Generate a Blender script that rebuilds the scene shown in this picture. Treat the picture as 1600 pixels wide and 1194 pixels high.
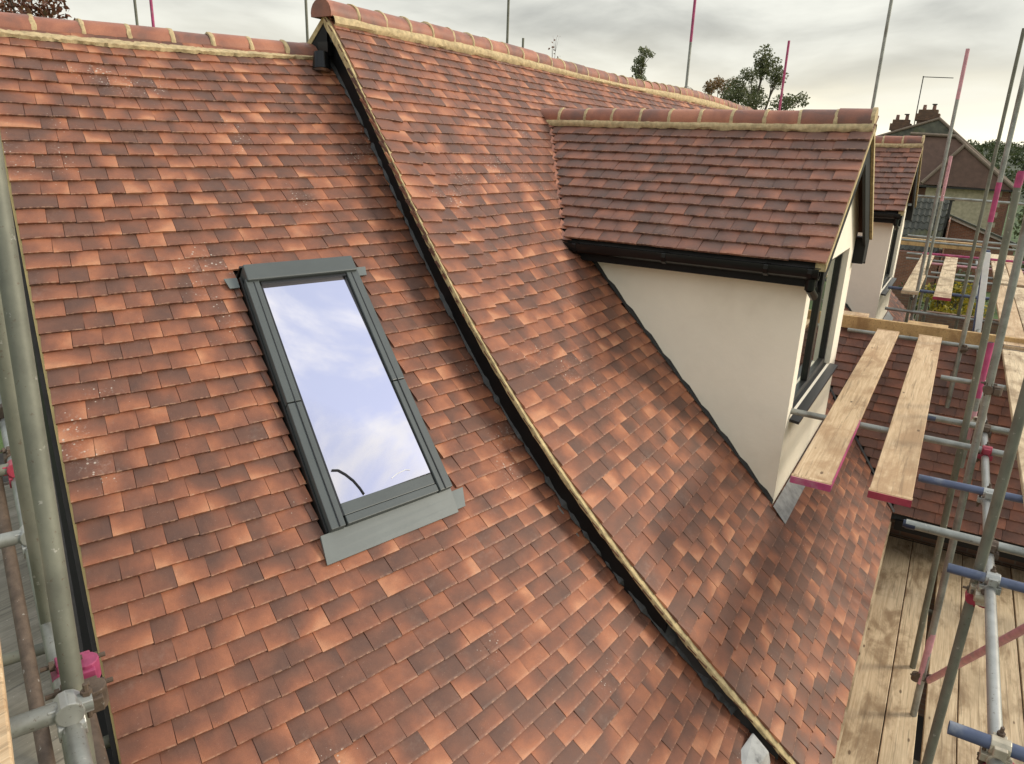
import bpy, math, random
import numpy as np
from mathutils import Matrix, Vector
random.seed(7); rng = np.random.default_rng(7)
for o in list(bpy.data.objects): bpy.data.objects.remove(o, do_unlink=True)
SC = bpy.context.scene
COL = SC.collection
A = np.array
# ------------------------------------------------------------------ camera
F_PX, PITCH, ROLL, HEAD = 1140.0, math.radians(17.87), math.radians(2.23), math.radians(30.6)
fwd = A([math.cos(HEAD)*math.cos(PITCH), math.sin(HEAD)*math.cos(PITCH), -math.sin(PITCH)])
rgt = np.cross(fwd, [0, 0, 1]); rgt /= np.linalg.norm(rgt); upv = np.cross(rgt, fwd)
rgt, upv = math.cos(ROLL)*rgt+math.sin(ROLL)*upv, -math.sin(ROLL)*rgt+math.cos(ROLL)*upv
cam = bpy.data.cameras.new('camera'); co = bpy.data.objects.new('camera', cam); COL.objects.link(co)
co.matrix_world = Matrix([[rgt[0], upv[0], -fwd[0], 0], [rgt[1], upv[1], -fwd[1], 0], [rgt[2], upv[2], -fwd[2], 0], [0, 0, 0, 1]])
cam.sensor_fit = 'HORIZONTAL'; cam.sensor_width = 36.0; cam.lens = 36.0*F_PX/1600.0
cam.clip_start = 0.05; cam.clip_end = 5000
SC.camera = co
def px(P):
    P = np.atleast_2d(P); d = P@fwd
    return np.c_[800+F_PX*(P@rgt)/d, 597-F_PX*(P@upv)/d, d]
# ------------------------------------------------------------------ light
SUN_EL, SUN_AZ = math.radians(26), math.radians(-57)      # azimuth from +X towards +Y
sdir = A([math.cos(SUN_EL)*math.cos(SUN_AZ), math.cos(SUN_EL)*math.sin(SUN_AZ), math.sin(SUN_EL)])
sl = bpy.data.lights.new('sun', 'SUN'); sl.energy = 1.9; sl.angle = math.radians(14); sl.color = (1.0, 0.90, 0.74)
so = bpy.data.objects.new('sun', sl); COL.objects.link(so)
so.rotation_euler = Vector(-sdir).to_track_quat('-Z', 'Y').to_euler(); so.location = (0, 0, 30)
W = bpy.data.worlds.new('World'); SC.world = W; W.use_nodes = True
def build_world():
    nt = W.node_tree; nt.nodes.clear(); N = nt.nodes.new; L = nt.links.new
    def n(t, **k):
        x = N(t)
        for a, b in k.items(): setattr(x, a, b)
        return x
    def m(op, a, b=None, c=None):
        x = n('ShaderNodeMath', operation=op)
        for i, v in enumerate((a, b, c)):
            if v is None: continue
            if isinstance(v, (int, float)): x.inputs[i].default_value = v
            else: L(v, x.inputs[i])
        return x.outputs[0]
    tc = n('ShaderNodeTexCoord'); sep = n('ShaderNodeSeparateXYZ'); L(tc.outputs['Generated'], sep.inputs[0])
    z = m('MAXIMUM', sep.outputs[2], 0.0)
    zz = m('ADD', z, 0.16)
    comb = n('ShaderNodeCombineXYZ'); L(m('DIVIDE', sep.outputs[0], zz), comb.inputs[0]); L(m('DIVIDE', sep.outputs[1], zz), comb.inputs[1])
    def noise(scale, det, rough, off, dist=0.0):
        mp = n('ShaderNodeMapping'); mp.inputs['Location'].default_value = off; L(comb.outputs[0], mp.inputs[0])
        x = n('ShaderNodeTexNoise'); x.inputs['Scale'].default_value = scale; x.inputs['Detail'].default_value = det
        x.inputs['Roughness'].default_value = rough; x.inputs['Distortion'].default_value = dist; L(mp.outputs[0], x.inputs[0]); return x.outputs[0]
    n1 = noise(0.55, 6, 0.5, (3.1, 1.7, 0), 0.4); n2 = noise(1.25, 7, 0.52, (8.3, -2.2, 0), 0.3); n3 = noise(3.0, 9, 0.58, (0.7, 5.1, 2), 0.5)
    sky = n('ShaderNodeTexSky', sky_type='NISHITA'); sky.sun_disc = False; sky.sun_elevation = SUN_EL; sky.sun_rotation = math.pi/2-SUN_AZ
    sk = n('ShaderNodeMix', data_type='RGBA', blend_type='MULTIPLY'); sk.inputs[0].default_value = 1; L(sky.outputs[0], sk.inputs[6]); sk.inputs[7].default_value = (0.20, 0.19, 0.20, 1)
    # cloud brightness: grey bellies and pale tops
    br = n('ShaderNodeMapRange'); br.inputs[1].default_value = 0.36; br.inputs[2].default_value = 0.62; br.interpolation_type = 'SMOOTHSTEP'
    L(m('ADD', m('MULTIPLY', n1, 0.55), m('MULTIPLY', n2, 0.45)), br.inputs[0])
    cc = n('ShaderNodeMix', data_type='RGBA'); L(br.outputs[0], cc.inputs[0]); cc.inputs[6].default_value = (0.200, 0.207, 0.200, 1); cc.inputs[7].default_value = (0.50, 0.50, 0.455, 1)
    # an overcast dome is brighter overhead
    gain = m('ADD', 1.0, m('MULTIPLY', z, 2.7))
    c2 = n('ShaderNodeVectorMath', operation='SCALE'); L(cc.outputs[2], c2.inputs[0]); L(gain, c2.inputs[3])
    # gaps to the blue open up higher in the dome
    gm = n('ShaderNodeMapRange', interpolation_type='SMOOTHSTEP'); gm.inputs[1].default_value = 0.41; gm.inputs[2].default_value = 0.55; L(n3, gm.inputs[0])
    el = n('ShaderNodeMapRange', interpolation_type='SMOOTHSTEP'); el.inputs[1].default_value = 0.22; el.inputs[2].default_value = 0.6; L(z, el.inputs[0])
    gap = m('MULTIPLY', m('MULTIPLY', gm.outputs[0], el.outputs[0]), 0.62)
    mx = n('ShaderNodeMix', data_type='RGBA'); L(gap, mx.inputs[0]); L(c2.outputs[0], mx.inputs[6]); L(sk.outputs[2], mx.inputs[7])
    # clear bright strip along the horizon under the cloud deck
    hz = m('POWER', 2.718, m('MULTIPLY', -1.0, m('POWER', m('DIVIDE', m('ADD', sep.outputs[2], m('MULTIPLY', m('SUBTRACT', n2, 0.5), 0.10)), 0.080), 2.0)))
    hc = n('ShaderNodeMix', data_type='RGBA'); L(m('MULTIPLY', hz, 0.92), hc.inputs[0]); L(mx.outputs[2], hc.inputs[6]); hc.inputs[7].default_value = (1.10, 1.02, 0.80, 1)
    bg = n('ShaderNodeBackground'); L(hc.outputs[2], bg.inputs[0]); bg.inputs[1].default_value = 1.0
    out = n('ShaderNodeOutputWorld'); L(bg.outputs[0], out.inputs[0])
build_world()
SC.view_settings.view_transform = 'Standard'; SC.view_settings.look = 'None'; SC.view_settings.gamma = 1
SC.view_settings.use_curve_mapping = False; SC.view_settings.exposure = 0.45
SC.render.engine = 'CYCLES'
# ------------------------------------------------------------------ materials
MATS = {}
class NT:
    def __init__(s, name):
        s.m = bpy.data.materials.new(name); s.m.use_nodes = True; s.t = s.m.node_tree; s.b = s.t.nodes['Principled BSDF']; MATS[name] = s.m
    def n(s, t, **k):
        x = s.t.nodes.new(t)
        for a, b in k.items(): setattr(x, a, b)
        return x
    def l(s, a, b): s.t.links.new(a, b)
    def math(s, op, a, b=None, c=None, clamp=False):
        x = s.n('ShaderNodeMath', operation=op, use_clamp=clamp)
        for i, v in enumerate((a, b, c)):
            if v is None: continue
            if isinstance(v, (int, float)): x.inputs[i].default_value = v
            else: s.l(v, x.inputs[i])
        return x.outputs[0]
    def coord(s, scale=(1, 1, 1), src='Object', rnd=True):
        tc = s.n('ShaderNodeTexCoord'); mp = s.n('ShaderNodeMapping'); mp.inputs['Scale'].default_value = scale; s.l(tc.outputs[src], mp.inputs[0])
        if rnd:
            oi = s.n('ShaderNodeObjectInfo'); cm = s.n('ShaderNodeCombineXYZ')
            for i, k in enumerate((31.0, 57.0, 13.0)): s.l(s.math('MULTIPLY', oi.outputs['Random'], k), cm.inputs[i])
            s.l(cm.outputs[0], mp.inputs['Location'])
        return mp.outputs[0]
    def noise(s, vec, scale, det=4, rough=0.55, dist=0.0):
        x = s.n('ShaderNodeTexNoise'); x.inputs['Scale'].default_value = scale; x.inputs['Detail'].default_value = det
        x.inputs['Roughness'].default_value = rough; x.inputs['Distortion'].default_value = dist; s.l(vec, x.inputs['Vector']); return x.outputs[0]
    def ramp(s, f, stops):
        x = s.n('ShaderNodeValToRGB'); e = x.color_ramp.elements
        while len(e) < len(stops): e.new(0.5)
        for k, (p, c) in zip(e, stops): k.position = p; k.color = (*c, 1) if len(c) == 3 else c
        s.l(f, x.inputs[0]); return x.outputs[0]
    def mix(s, f, a, b, mode='MIX'):
        x = s.n('ShaderNodeMix', data_type='RGBA', blend_type=mode)
        for v, i in ((f, 0), (a, 6), (b, 7)):
            if isinstance(v, (int, float)): x.inputs[i].default_value = v
            elif isinstance(v, tuple): x.inputs[i].default_value = (*v, 1)
            else: s.l(v, x.inputs[i])
        return x.outputs[2]
    def mr(s, v, a, b, c=0.0, d=1.0):
        x = s.n('ShaderNodeMapRange', interpolation_type='SMOOTHSTEP')
        for i, k in zip((1, 2, 3, 4), (a, b, c, d)): x.inputs[i].default_value = k
        s.l(v, x.inputs[0]); return x.outputs[0]
    def bump(s, h, st=0.3, dist=0.01):
        x = s.n('ShaderNodeBump'); x.inputs['Strength'].default_value = st; x.inputs['Distance'].default_value = dist; s.l(h, x.inputs['Height']); s.l(x.outputs[0], s.b.inputs['Normal'])
    def col(s, c): s.l(c, s.b.inputs['Base Color'])
    def rough(s, r):
        if isinstance(r, (int, float)): s.b.inputs['Roughness'].default_value = r
        else: s.l(r, s.b.inputs['Roughness'])
def tile_mat(name, per_object, stops, splash=True):
    s = NT(name)
    if per_object:
        r = s.n('ShaderNodeObjectInfo').outputs['Random']
    else:
        r = s.n('ShaderNodeAttribute', attribute_name='rnd').outputs['Fac']
    uv = s.n('ShaderNodeUVMap', uv_map='UVMap'); sep = s.n('ShaderNodeSeparateXYZ'); s.l(uv.outputs[0], sep.inputs[0])
    r2 = s.math('FRACT', s.math('MULTIPLY', r, 17.31)); r3 = s.math('FRACT', s.math('MULTIPLY', r, 71.7)); r4 = s.math('FRACT', s.math('MULTIPLY', r, 7.77))
    cm = s.n('ShaderNodeCombineXYZ')
    s.l(s.math('ADD', s.math('MULTIPLY', sep.outputs[0], 1.65), s.math('MULTIPLY', r, 90.0)), cm.inputs[0])
    s.l(s.math('ADD', sep.outputs[1], s.math('MULTIPLY', r2, 77.0)), cm.inputs[1]); s.l(s.math('MULTIPLY', r3, 50.0), cm.inputs[2])
    nz = s.noise(cm.outputs[0], 0.62, 1.5, 0.4, 0.2)
    # kiln flashing: each tile carries its own smoky bloom, with clean orange clay left at an end or a corner
    side = s.math('MULTIPLY', s.math('SUBTRACT', sep.outputs[0], 0.5), s.math('MULTIPLY', s.math('SUBTRACT', r4, 0.5), 1.3))
    low = s.math('MULTIPLY', s.math('SUBTRACT', 0.5, sep.outputs[1]), s.math('SUBTRACT', s.math('MULTIPLY', r3, 0.75), 0.15))
    v = s.math('ADD', s.math('ADD', s.math('MULTIPLY', s.math('SUBTRACT', nz, 0.5), 0.95), s.math('MULTIPLY', s.math('SUBTRACT', r2, 0.5), 0.58)), s.math('ADD', side, low))
    v = s.math('ADD', v, 0.45, clamp=True)
    c = s.ramp(v, stops)
    oc = s.coord((1, 1, 1), 'Object', rnd=per_object)
    fine = s.noise(oc, 240, 3, 0.7); mid = s.noise(oc, 26, 4, 0.6)
    c = s.mix(0.55, c, s.ramp(fine, [(0.25, (0.72, 0.72, 0.72)), (0.75, (1.2, 1.2, 1.2))]), 'MULTIPLY')
    c = s.mix(0.6, c, s.ramp(mid, [(0.3, (0.78, 0.78, 0.8)), (0.7, (1.16, 1.14, 1.12))]), 'MULTIPLY')
    geo = s.n('ShaderNodeNewGeometry')
    # worn arris along the tail, scuffs and cement dust
    ed = s.math('MULTIPLY', s.mr(sep.outputs[1], 0.10, 0.0), s.mr(s.noise(geo.outputs['Position'], 45, 3, 0.6), 0.46, 0.62, 0, 0.5))
    c = s.mix(ed, c, (0.52, 0.30, 0.19))
    du = s.math('MULTIPLY', s.mr(s.noise(geo.outputs['Position'], 3.2, 5, 0.68), 0.52, 0.78, 0, 0.22), s.mr(s.noise(geo.outputs['Position'], 38, 4, 0.7), 0.40, 0.70))
    c = s.mix(du, c, (0.46, 0.36, 0.29))
    sv = s.n('ShaderNodeMapping'); sv.inputs['Scale'].default_value = (9, 30, 9); s.l(geo.outputs['Position'], sv.inputs[0])
    c = s.mix(s.mr(s.noise(sv.outputs[0], 9, 2, 0.5), 0.71, 0.76, 0, 0.35), c, (0.50, 0.38, 0.30))
    if splash:       # flecks of mortar and render that fell during the work
        vo = s.n('ShaderNodeTexVoronoi'); vo.inputs['Scale'].default_value = 34; s.l(geo.outputs['Position'], vo.inputs['Vector'])
        big = s.noise(geo.outputs['Position'], 1.7, 2, 0.5)
        thr = s.mr(big, 0.52, 0.75, 0.0, 0.2)
        dot = s.math('LESS_THAN', vo.outputs['Distance'], thr)
        smear = s.math('MULTIPLY', s.mr(s.noise(geo.outputs['Position'], 60, 3, 0.6), 0.55, 0.72), s.mr(big, 0.60, 0.74, 0, 0.4))
        c = s.mix(s.math('MULTIPLY', dot, 0.65), c, (0.62, 0.55, 0.46)); c = s.mix(smear, c, (0.55, 0.48, 0.41))
    s.col(c); s.rough(s.math('ADD', 0.42, s.math('MULTIPLY', mid, 0.3))); s.b.inputs['Specular IOR Level'].default_value = 0.42
    s.bump(s.math('ADD', s.math('MULTIPLY', fine, 0.35), mid), 0.35, 0.003)
T_STOPS = [(0.0, (0.124, 0.060, 0.041)), (0.28, (0.164, 0.073, 0.046)), (0.52, (0.232, 0.090, 0.051)), (0.78, (0.355, 0.134, 0.067)), (1.0, (0.50, 0.222, 0.116))]
D_STOPS = [(0.0, (0.122, 0.066, 0.048)), (0.35, (0.168, 0.080, 0.055)), (0.7, (0.235, 0.098, 0.061)), (1.0, (0.35, 0.140, 0.080))]
tile_mat('clay_tile', True, T_STOPS); tile_mat('clay_tiles', False, T_STOPS)
tile_mat('brown_clay_tile', True, D_STOPS, False); tile_mat('brown_clay_tiles', False, D_STOPS, False)
def simple(name, base, rough=0.6, var=0.25, scale=8.0, bump=0.0, stretch=(1, 1, 1), spec=0.5, metal=0.0, dirt=None):
    s = NT(name); v = s.coord(stretch); nz = s.noise(v, scale, 6, 0.6)
    lo = tuple(b*(1-var) for b in base); hi = tuple(min(1, b*(1+var)) for b in base)
    c = s.ramp(nz, [(0.3, lo), (0.7, hi)])
    if metal: c = s.mix(s.mr(s.noise(v, 70, 3, 0.7), 0.62, 0.70, 0, 0.6), c, (0.10, 0.06, 0.035)); c = s.mix(s.mr(s.noise(v, 33, 3, 0.6), 0.66, 0.72, 0, 0.5), c, (0.5, 0.48, 0.43))
    if dirt: c = s.mix(s.mr(s.noise(v, scale*0.37, 5, 0.65), 0.52, 0.72, 0, dirt[1]), c, dirt[0])
    s.col(c); s.rough(rough); s.b.inputs['Specular IOR Level'].default_value = spec; s.b.inputs['Metallic'].default_value = metal
    if bump: s.bump(s.noise(v, scale*6, 4, 0.6), bump, 0.004)
    return s
def ridge_mat():
    s = NT('ridge_clay'); v = s.coord((1, 1, 1)); a = s.noise(v, 5, 3, 0.5, 0.5); f = s.noise(v, 160, 3, 0.7)
    oi = s.n('ShaderNodeObjectInfo').outputs['Random']
    w = s.math('ADD', a, s.math('MULTIPLY', s.math('SUBTRACT', oi, 0.5), 0.35))
    c = s.ramp(w, [(0.25, (0.175, 0.085, 0.062)), (0.5, (0.32, 0.120, 0.070)), (0.75, (0.47, 0.185, 0.10))])
    c = s.mix(0.5, c, s.ramp(f, [(0.3, (0.7, 0.7, 0.7)), (0.7, (1.2, 1.2, 1.2))]), 'MULTIPLY'); s.col(c); s.rough(0.5); s.bump(f, 0.25, 0.003)
ridge_mat()
simple('mortar', (0.52, 0.40, 0.22), 0.9, 0.3, 26, 0.9, dirt=((0.34, 0.22, 0.12), 0.5))
simple('slip_clay', (0.14, 0.065, 0.035), 0.8, 0.4, 20)
simple('cream_mortar', (0.50, 0.39, 0.20), 0.9, 0.32, 22, 0.9, dirt=((0.26, 0.17, 0.09), 0.6))
simple('cheek_render', (0.60, 0.54, 0.44), 0.75, 0.05, 3, 0.15)
simple('front_render', (0.90, 0.825, 0.675), 0.8, 0.045, 1.6, 0.8, dirt=((0.72, 0.64, 0.50), 0.6))
simple('black_plastic', (0.006, 0.006, 0.006), 0.28, 0.3, 5, 0.05, spec=0.3)
simple('black_board_and_shade', (0.006, 0.006, 0.006), 0.55, 0.4, 6, 0.1, spec=0.25)
simple('dark_frame', (0.015, 0.015, 0.014), 0.35, 0.3, 6)
simple('grey_aluminium', (0.080, 0.090, 0.086), 0.42, 0.07, 6, 0.05, spec=0.5)
simple('flashing_grey', (0.135, 0.150, 0.142), 0.5, 0.08, 5, 0.1)
simple('lead', (0.27, 0.275, 0.275), 0.5, 0.35, 12, 0.4, dirt=((0.62, 0.6, 0.56), 0.6))
simple('dark_lead', (0.045, 0.045, 0.043), 0.6, 0.4, 14, 0.4)
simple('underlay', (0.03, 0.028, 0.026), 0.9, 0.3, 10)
simple('cream_wood', (0.58, 0.45, 0.19), 0.8, 0.18, 9, 0.3)
simple('steel', (0.30, 0.305, 0.275), 0.48, 0.28, 9, 0.15, metal=0.55, dirt=((0.14, 0.12, 0.085), 0.75))
simple('old_steel', (0.165, 0.165, 0.125), 0.6, 0.25, 7, 0.2, metal=0.25, dirt=((0.28, 0.25, 0.18), 0.5))
simple('bright_steel', (0.40, 0.40, 0.37), 0.42, 0.15, 10, 0.1, metal=0.6, dirt=((0.3, 0.27, 0.22), 0.4))
simple('pink_paint', (0.40, 0.055, 0.15), 0.55, 0.3, 9, 0.1, dirt=((0.40, 0.27, 0.27), 0.7))
simple('dull_pink', (0.30, 0.045, 0.11), 0.55, 0.35, 14, 0.3, dirt=((0.2, 0.14, 0.12), 0.6))
simple('pale_pink_paint', (0.60, 0.30, 0.33), 0.55, 0.2, 12, 0.1, dirt=((0.33, 0.30, 0.28), 0.6))
simple('blue_paint', (0.080, 0.10, 0.165), 0.45, 0.25, 9, 0.1, dirt=((0.33, 0.34, 0.34), 0.85))
simple('navy_paint', (0.02, 0.028, 0.06), 0.45, 0.3, 9)
simple('red_paint', (0.32, 0.035, 0.06), 0.5, 0.3, 14, 0.1, dirt=((0.25, 0.18, 0.14), 0.4))
simple('coupler_steel', (0.50, 0.44, 0.33), 0.5, 0.25, 18, 0.2, metal=0.45, dirt=((0.16, 0.11, 0.07), 0.5))
simple('rusty_steel', (0.12, 0.085, 0.06), 0.7, 0.35, 20, 0.3, metal=0.3)
simple('white_metal', (0.72, 0.71, 0.66), 0.5, 0.1, 9, dirt=((0.25, 0.33, 0.5), 0.3))
simple('blue_rope', (0.02, 0.06, 0.42), 0.7, 0.3, 40)
simple('black_cable', (0.01, 0.01, 0.01), 0.5, 0.2, 10)
simple('white_mark', (0.75, 0.75, 0.72), 0.7, 0.05, 10)
simple('plaster_lump', (0.42, 0.42, 0.40), 0.9, 0.15, 12, 0.9, dirt=((0.03, 0.03, 0.03), 0.8))
simple('teal_plastic', (0.03, 0.22, 0.2), 0.45, 0.2, 9)
def wood(name, light, dark, weather, pink=0):
    s = NT(name); v = s.coord((0.35, 9, 9)); g = s.noise(v, 7, 7, 0.62, 0.9)
    c = s.ramp(g, [(0.28, dark), (0.5, tuple((a+b)/2 for a, b in zip(light, dark))), (0.72, light)])
    v2 = s.coord((1, 2.2, 1)); st = s.noise(v2, 2.3, 6, 0.62, 0.4)
    c = s.mix(s.mr(st, 0.44, 0.66, 0, 0.85), c, weather); c = s.mix(s.mr(s.noise(v2, 0.9, 4, 0.6), 0.5, 0.7, 0, 0.5), c, tuple(k*.55 for k in dark))
    c = s.mix(s.mr(s.noise(s.coord((0.5, 16, 16)), 2.6, 4, 0.65, 0.6), 0.56, 0.66, 0, 0.6), c, tuple(k*.5 for k in dark))
    kn = s.n('ShaderNodeTexVoronoi'); kn.inputs['Scale'].default_value = 3.4; s.l(s.coord((0.9, 2.4, 0.4)), kn.inputs['Vector'])
    c = s.mix(s.mr(kn.outputs['Distance'], 0.10, 0.05, 0, 0.85), c, (0.10, 0.055, 0.025))
    sp = s.noise(s.coord((1, 1, 1)), 55, 3, 0.7); c = s.mix(s.mr(sp, 0.66, 0.74, 0, 0.5), c, (0.72, 0.66, 0.55))
    s.col(c); s.rough(0.75); s.bump(g, 0.35, 0.004)
wood('fresh_board', (0.74, 0.56, 0.35), (0.47, 0.30, 0.155), (0.40, 0.245, 0.125))
wood('worn_board', (0.80, 0.65, 0.43), (0.50, 0.36, 0.21), (0.26, 0.165, 0.085))
wood('grey_board', (0.30, 0.27, 0.205), (0.16, 0.14, 0.10), (0.37, 0.33, 0.26))
wood('planed_timber', (0.62, 0.42, 0.19), (0.44, 0.27, 0.11), (0.30, 0.17, 0.07))
def glass_mat(name, tint, fac, back):
    s = NT(name); t = s.t; g = s.n('ShaderNodeBsdfGlossy'); g.inputs['Roughness'].default_value = 0.012; g.inputs['Color'].default_value = (*tint, 1)
    d = s.b; d.inputs['Base Color'].default_value = (*back, 1); d.inputs['Roughness'].default_value = 0.1
    fr = s.n('ShaderNodeFresnel'); fr.inputs[0].default_value = 1.6
    mx = s.n('ShaderNodeMixShader'); s.l(s.math('ADD', s.math('MULTIPLY', fr.outputs[0], 1.0), fac, clamp=True), mx.inputs[0]); s.l(d.outputs[0], mx.inputs[1]); s.l(g.outputs[0], mx.inputs[2])
    s.l(mx.outputs[0], t.nodes['Material Output'].inputs['Surface'])
    nz = s.noise(s.coord((1, 1, 1)), 2.2, 2); b = s.n('ShaderNodeBump'); b.inputs['Strength'].default_value = 0.02; b.inputs['Distance'].default_value = 0.01; s.l(nz, b.inputs['Height']); s.l(b.outputs[0], g.inputs['Normal'])
glass_mat('roof_glass', (0.99, 0.93, 0.99), 0.72, (0.06, 0.06, 0.07)); glass_mat('window_glass', (0.85, 0.9, 0.86), 0.30, (0.015, 0.018, 0.016))
def brick_mat(name, c1, c2, mort, sc=1.0):
    s = NT(name); b = s.n('ShaderNodeTexBrick'); b.inputs['Scale'].default_value = 1.0
    tc = s.n('ShaderNodeTexCoord'); sep = s.n('ShaderNodeSeparateXYZ'); s.l(tc.outputs['Object'], sep.inputs[0]); cm = s.n('ShaderNodeCombineXYZ')
    s.l(s.math('ADD', sep.outputs[0], sep.outputs[1]), cm.inputs[0]); s.l(sep.outputs[2], cm.inputs[1]); s.l(cm.outputs[0], b.inputs['Vector'])
    b.inputs['Color1'].default_value = (*c1, 1); b.inputs['Color2'].default_value = (*c2, 1); b.inputs['Mortar'].default_value = (*mort, 1)
    b.inputs['Brick Width'].default_value = 0.225*sc; b.inputs['Row Height'].default_value = 0.075*sc; b.inputs['Mortar Size'].default_value = 0.008*sc
    s.col(s.mix(0.5, b.outputs[0], s.ramp(s.noise(s.coord((1, 1, 1), rnd=False), 3, 5), [(0.3, (0.7, 0.7, 0.7)), (0.7, (1.2, 1.2, 1.2))]), 'MULTIPLY')); s.rough(0.85); s.bump(b.outputs[1], 0.4, -0.01)
brick_mat('red_brick', (0.27, 0.105, 0.055), (0.20, 0.075, 0.045), (0.24, 0.2, 0.15)); brick_mat('brown_brick', (0.17, 0.09, 0.05), (0.11, 0.06, 0.04), (0.14, 0.11, 0.08))
simple('pebbledash', (0.46, 0.40, 0.27), 0.9, 0.22, 5, 0.8)
simple('mossy_roof', (0.068, 0.066, 0.044), 0.9, 0.5, 1.8, 0.5, dirt=((0.125, 0.125, 0.03), 0.75))
simple('brown_roof', (0.115, 0.066, 0.045), 0.85, 0.2, 2.5, 0.3)
simple('pantile', (0.062, 0.062, 0.048), 0.85, 0.35, 1.5, 0.3, dirt=((0.16, 0.16, 0.03), 0.5))
simple('hip_tile', (0.20, 0.15, 0.105), 0.8, 0.2, 4)
simple('far_wall', (0.40, 0.34, 0.29), 0.9, 0.2, 0.3); simple('far_brick', (0.23, 0.13, 0.10), 0.9, 0.2, 0.3); simple('far_roof', (0.14, 0.095, 0.08), 0.9, 0.25, 0.4); simple('far_glass', (0.05, 0.055, 0.06), 0.2, 0.1, 1)
simple('grass', (0.060, 0.095, 0.025), 0.95, 0.45, 0.6, 0.5); simple('hill', (0.075, 0.085, 0.05), 0.95, 0.45, 0.02)
simple('ground_shade', (0.035, 0.030, 0.025), 0.95, 0.4, 2.0, 0.6)
simple('bark', (0.075, 0.058, 0.042), 0.9, 0.3, 6, 0.6)
def leaf_mat(name, cols):
    s = NT(name); r = s.n('ShaderNodeAttribute', attribute_name='rnd').outputs['Fac']
    k = [(i/(len(cols)-1), c) for i, c in enumerate(cols)]
    s.col(s.ramp(r, k)); s.rough(0.6)
    tr = s.n('ShaderNodeBsdfTranslucent'); s.l(s.t.nodes['Color Ramp'].outputs[0], tr.inputs[0]); mx = s.n('ShaderNodeMixShader'); mx.inputs[0].default_value = 0.3
    s.l(s.b.outputs[0], mx.inputs[1]); s.l(tr.outputs[0], mx.inputs[2]); s.l(mx.outputs[0], s.t.nodes['Material Output'].inputs['Surface'])
leaf_mat('leaf_green', [(0.05, 0.075, 0.025), (0.085, 0.11, 0.035), (0.13, 0.14, 0.05)])
leaf_mat('leaf_airy', [(0.07, 0.085, 0.035), (0.12, 0.135, 0.055), (0.17, 0.17, 0.075)])
leaf_mat('leaf_pale', [(0.10, 0.12, 0.05), (0.17, 0.19, 0.085), (0.22, 0.22, 0.11)])
leaf_mat('leaf_rust', [(0.13, 0.05, 0.025), (0.20, 0.075, 0.035), (0.10, 0.07, 0.03)])
leaf_mat('leaf_autumn', [(0.15, 0.10, 0.04), (0.23, 0.13, 0.05), (0.12, 0.11, 0.04)])
leaf_mat('leaf_yellow', [(0.09, 0.12, 0.03), (0.30, 0.24, 0.02), (0.50, 0.36, 0.02)])
leaf_mat('leaf_dark', [(0.035, 0.055, 0.018), (0.06, 0.08, 0.025), (0.085, 0.10, 0.035)])
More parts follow.
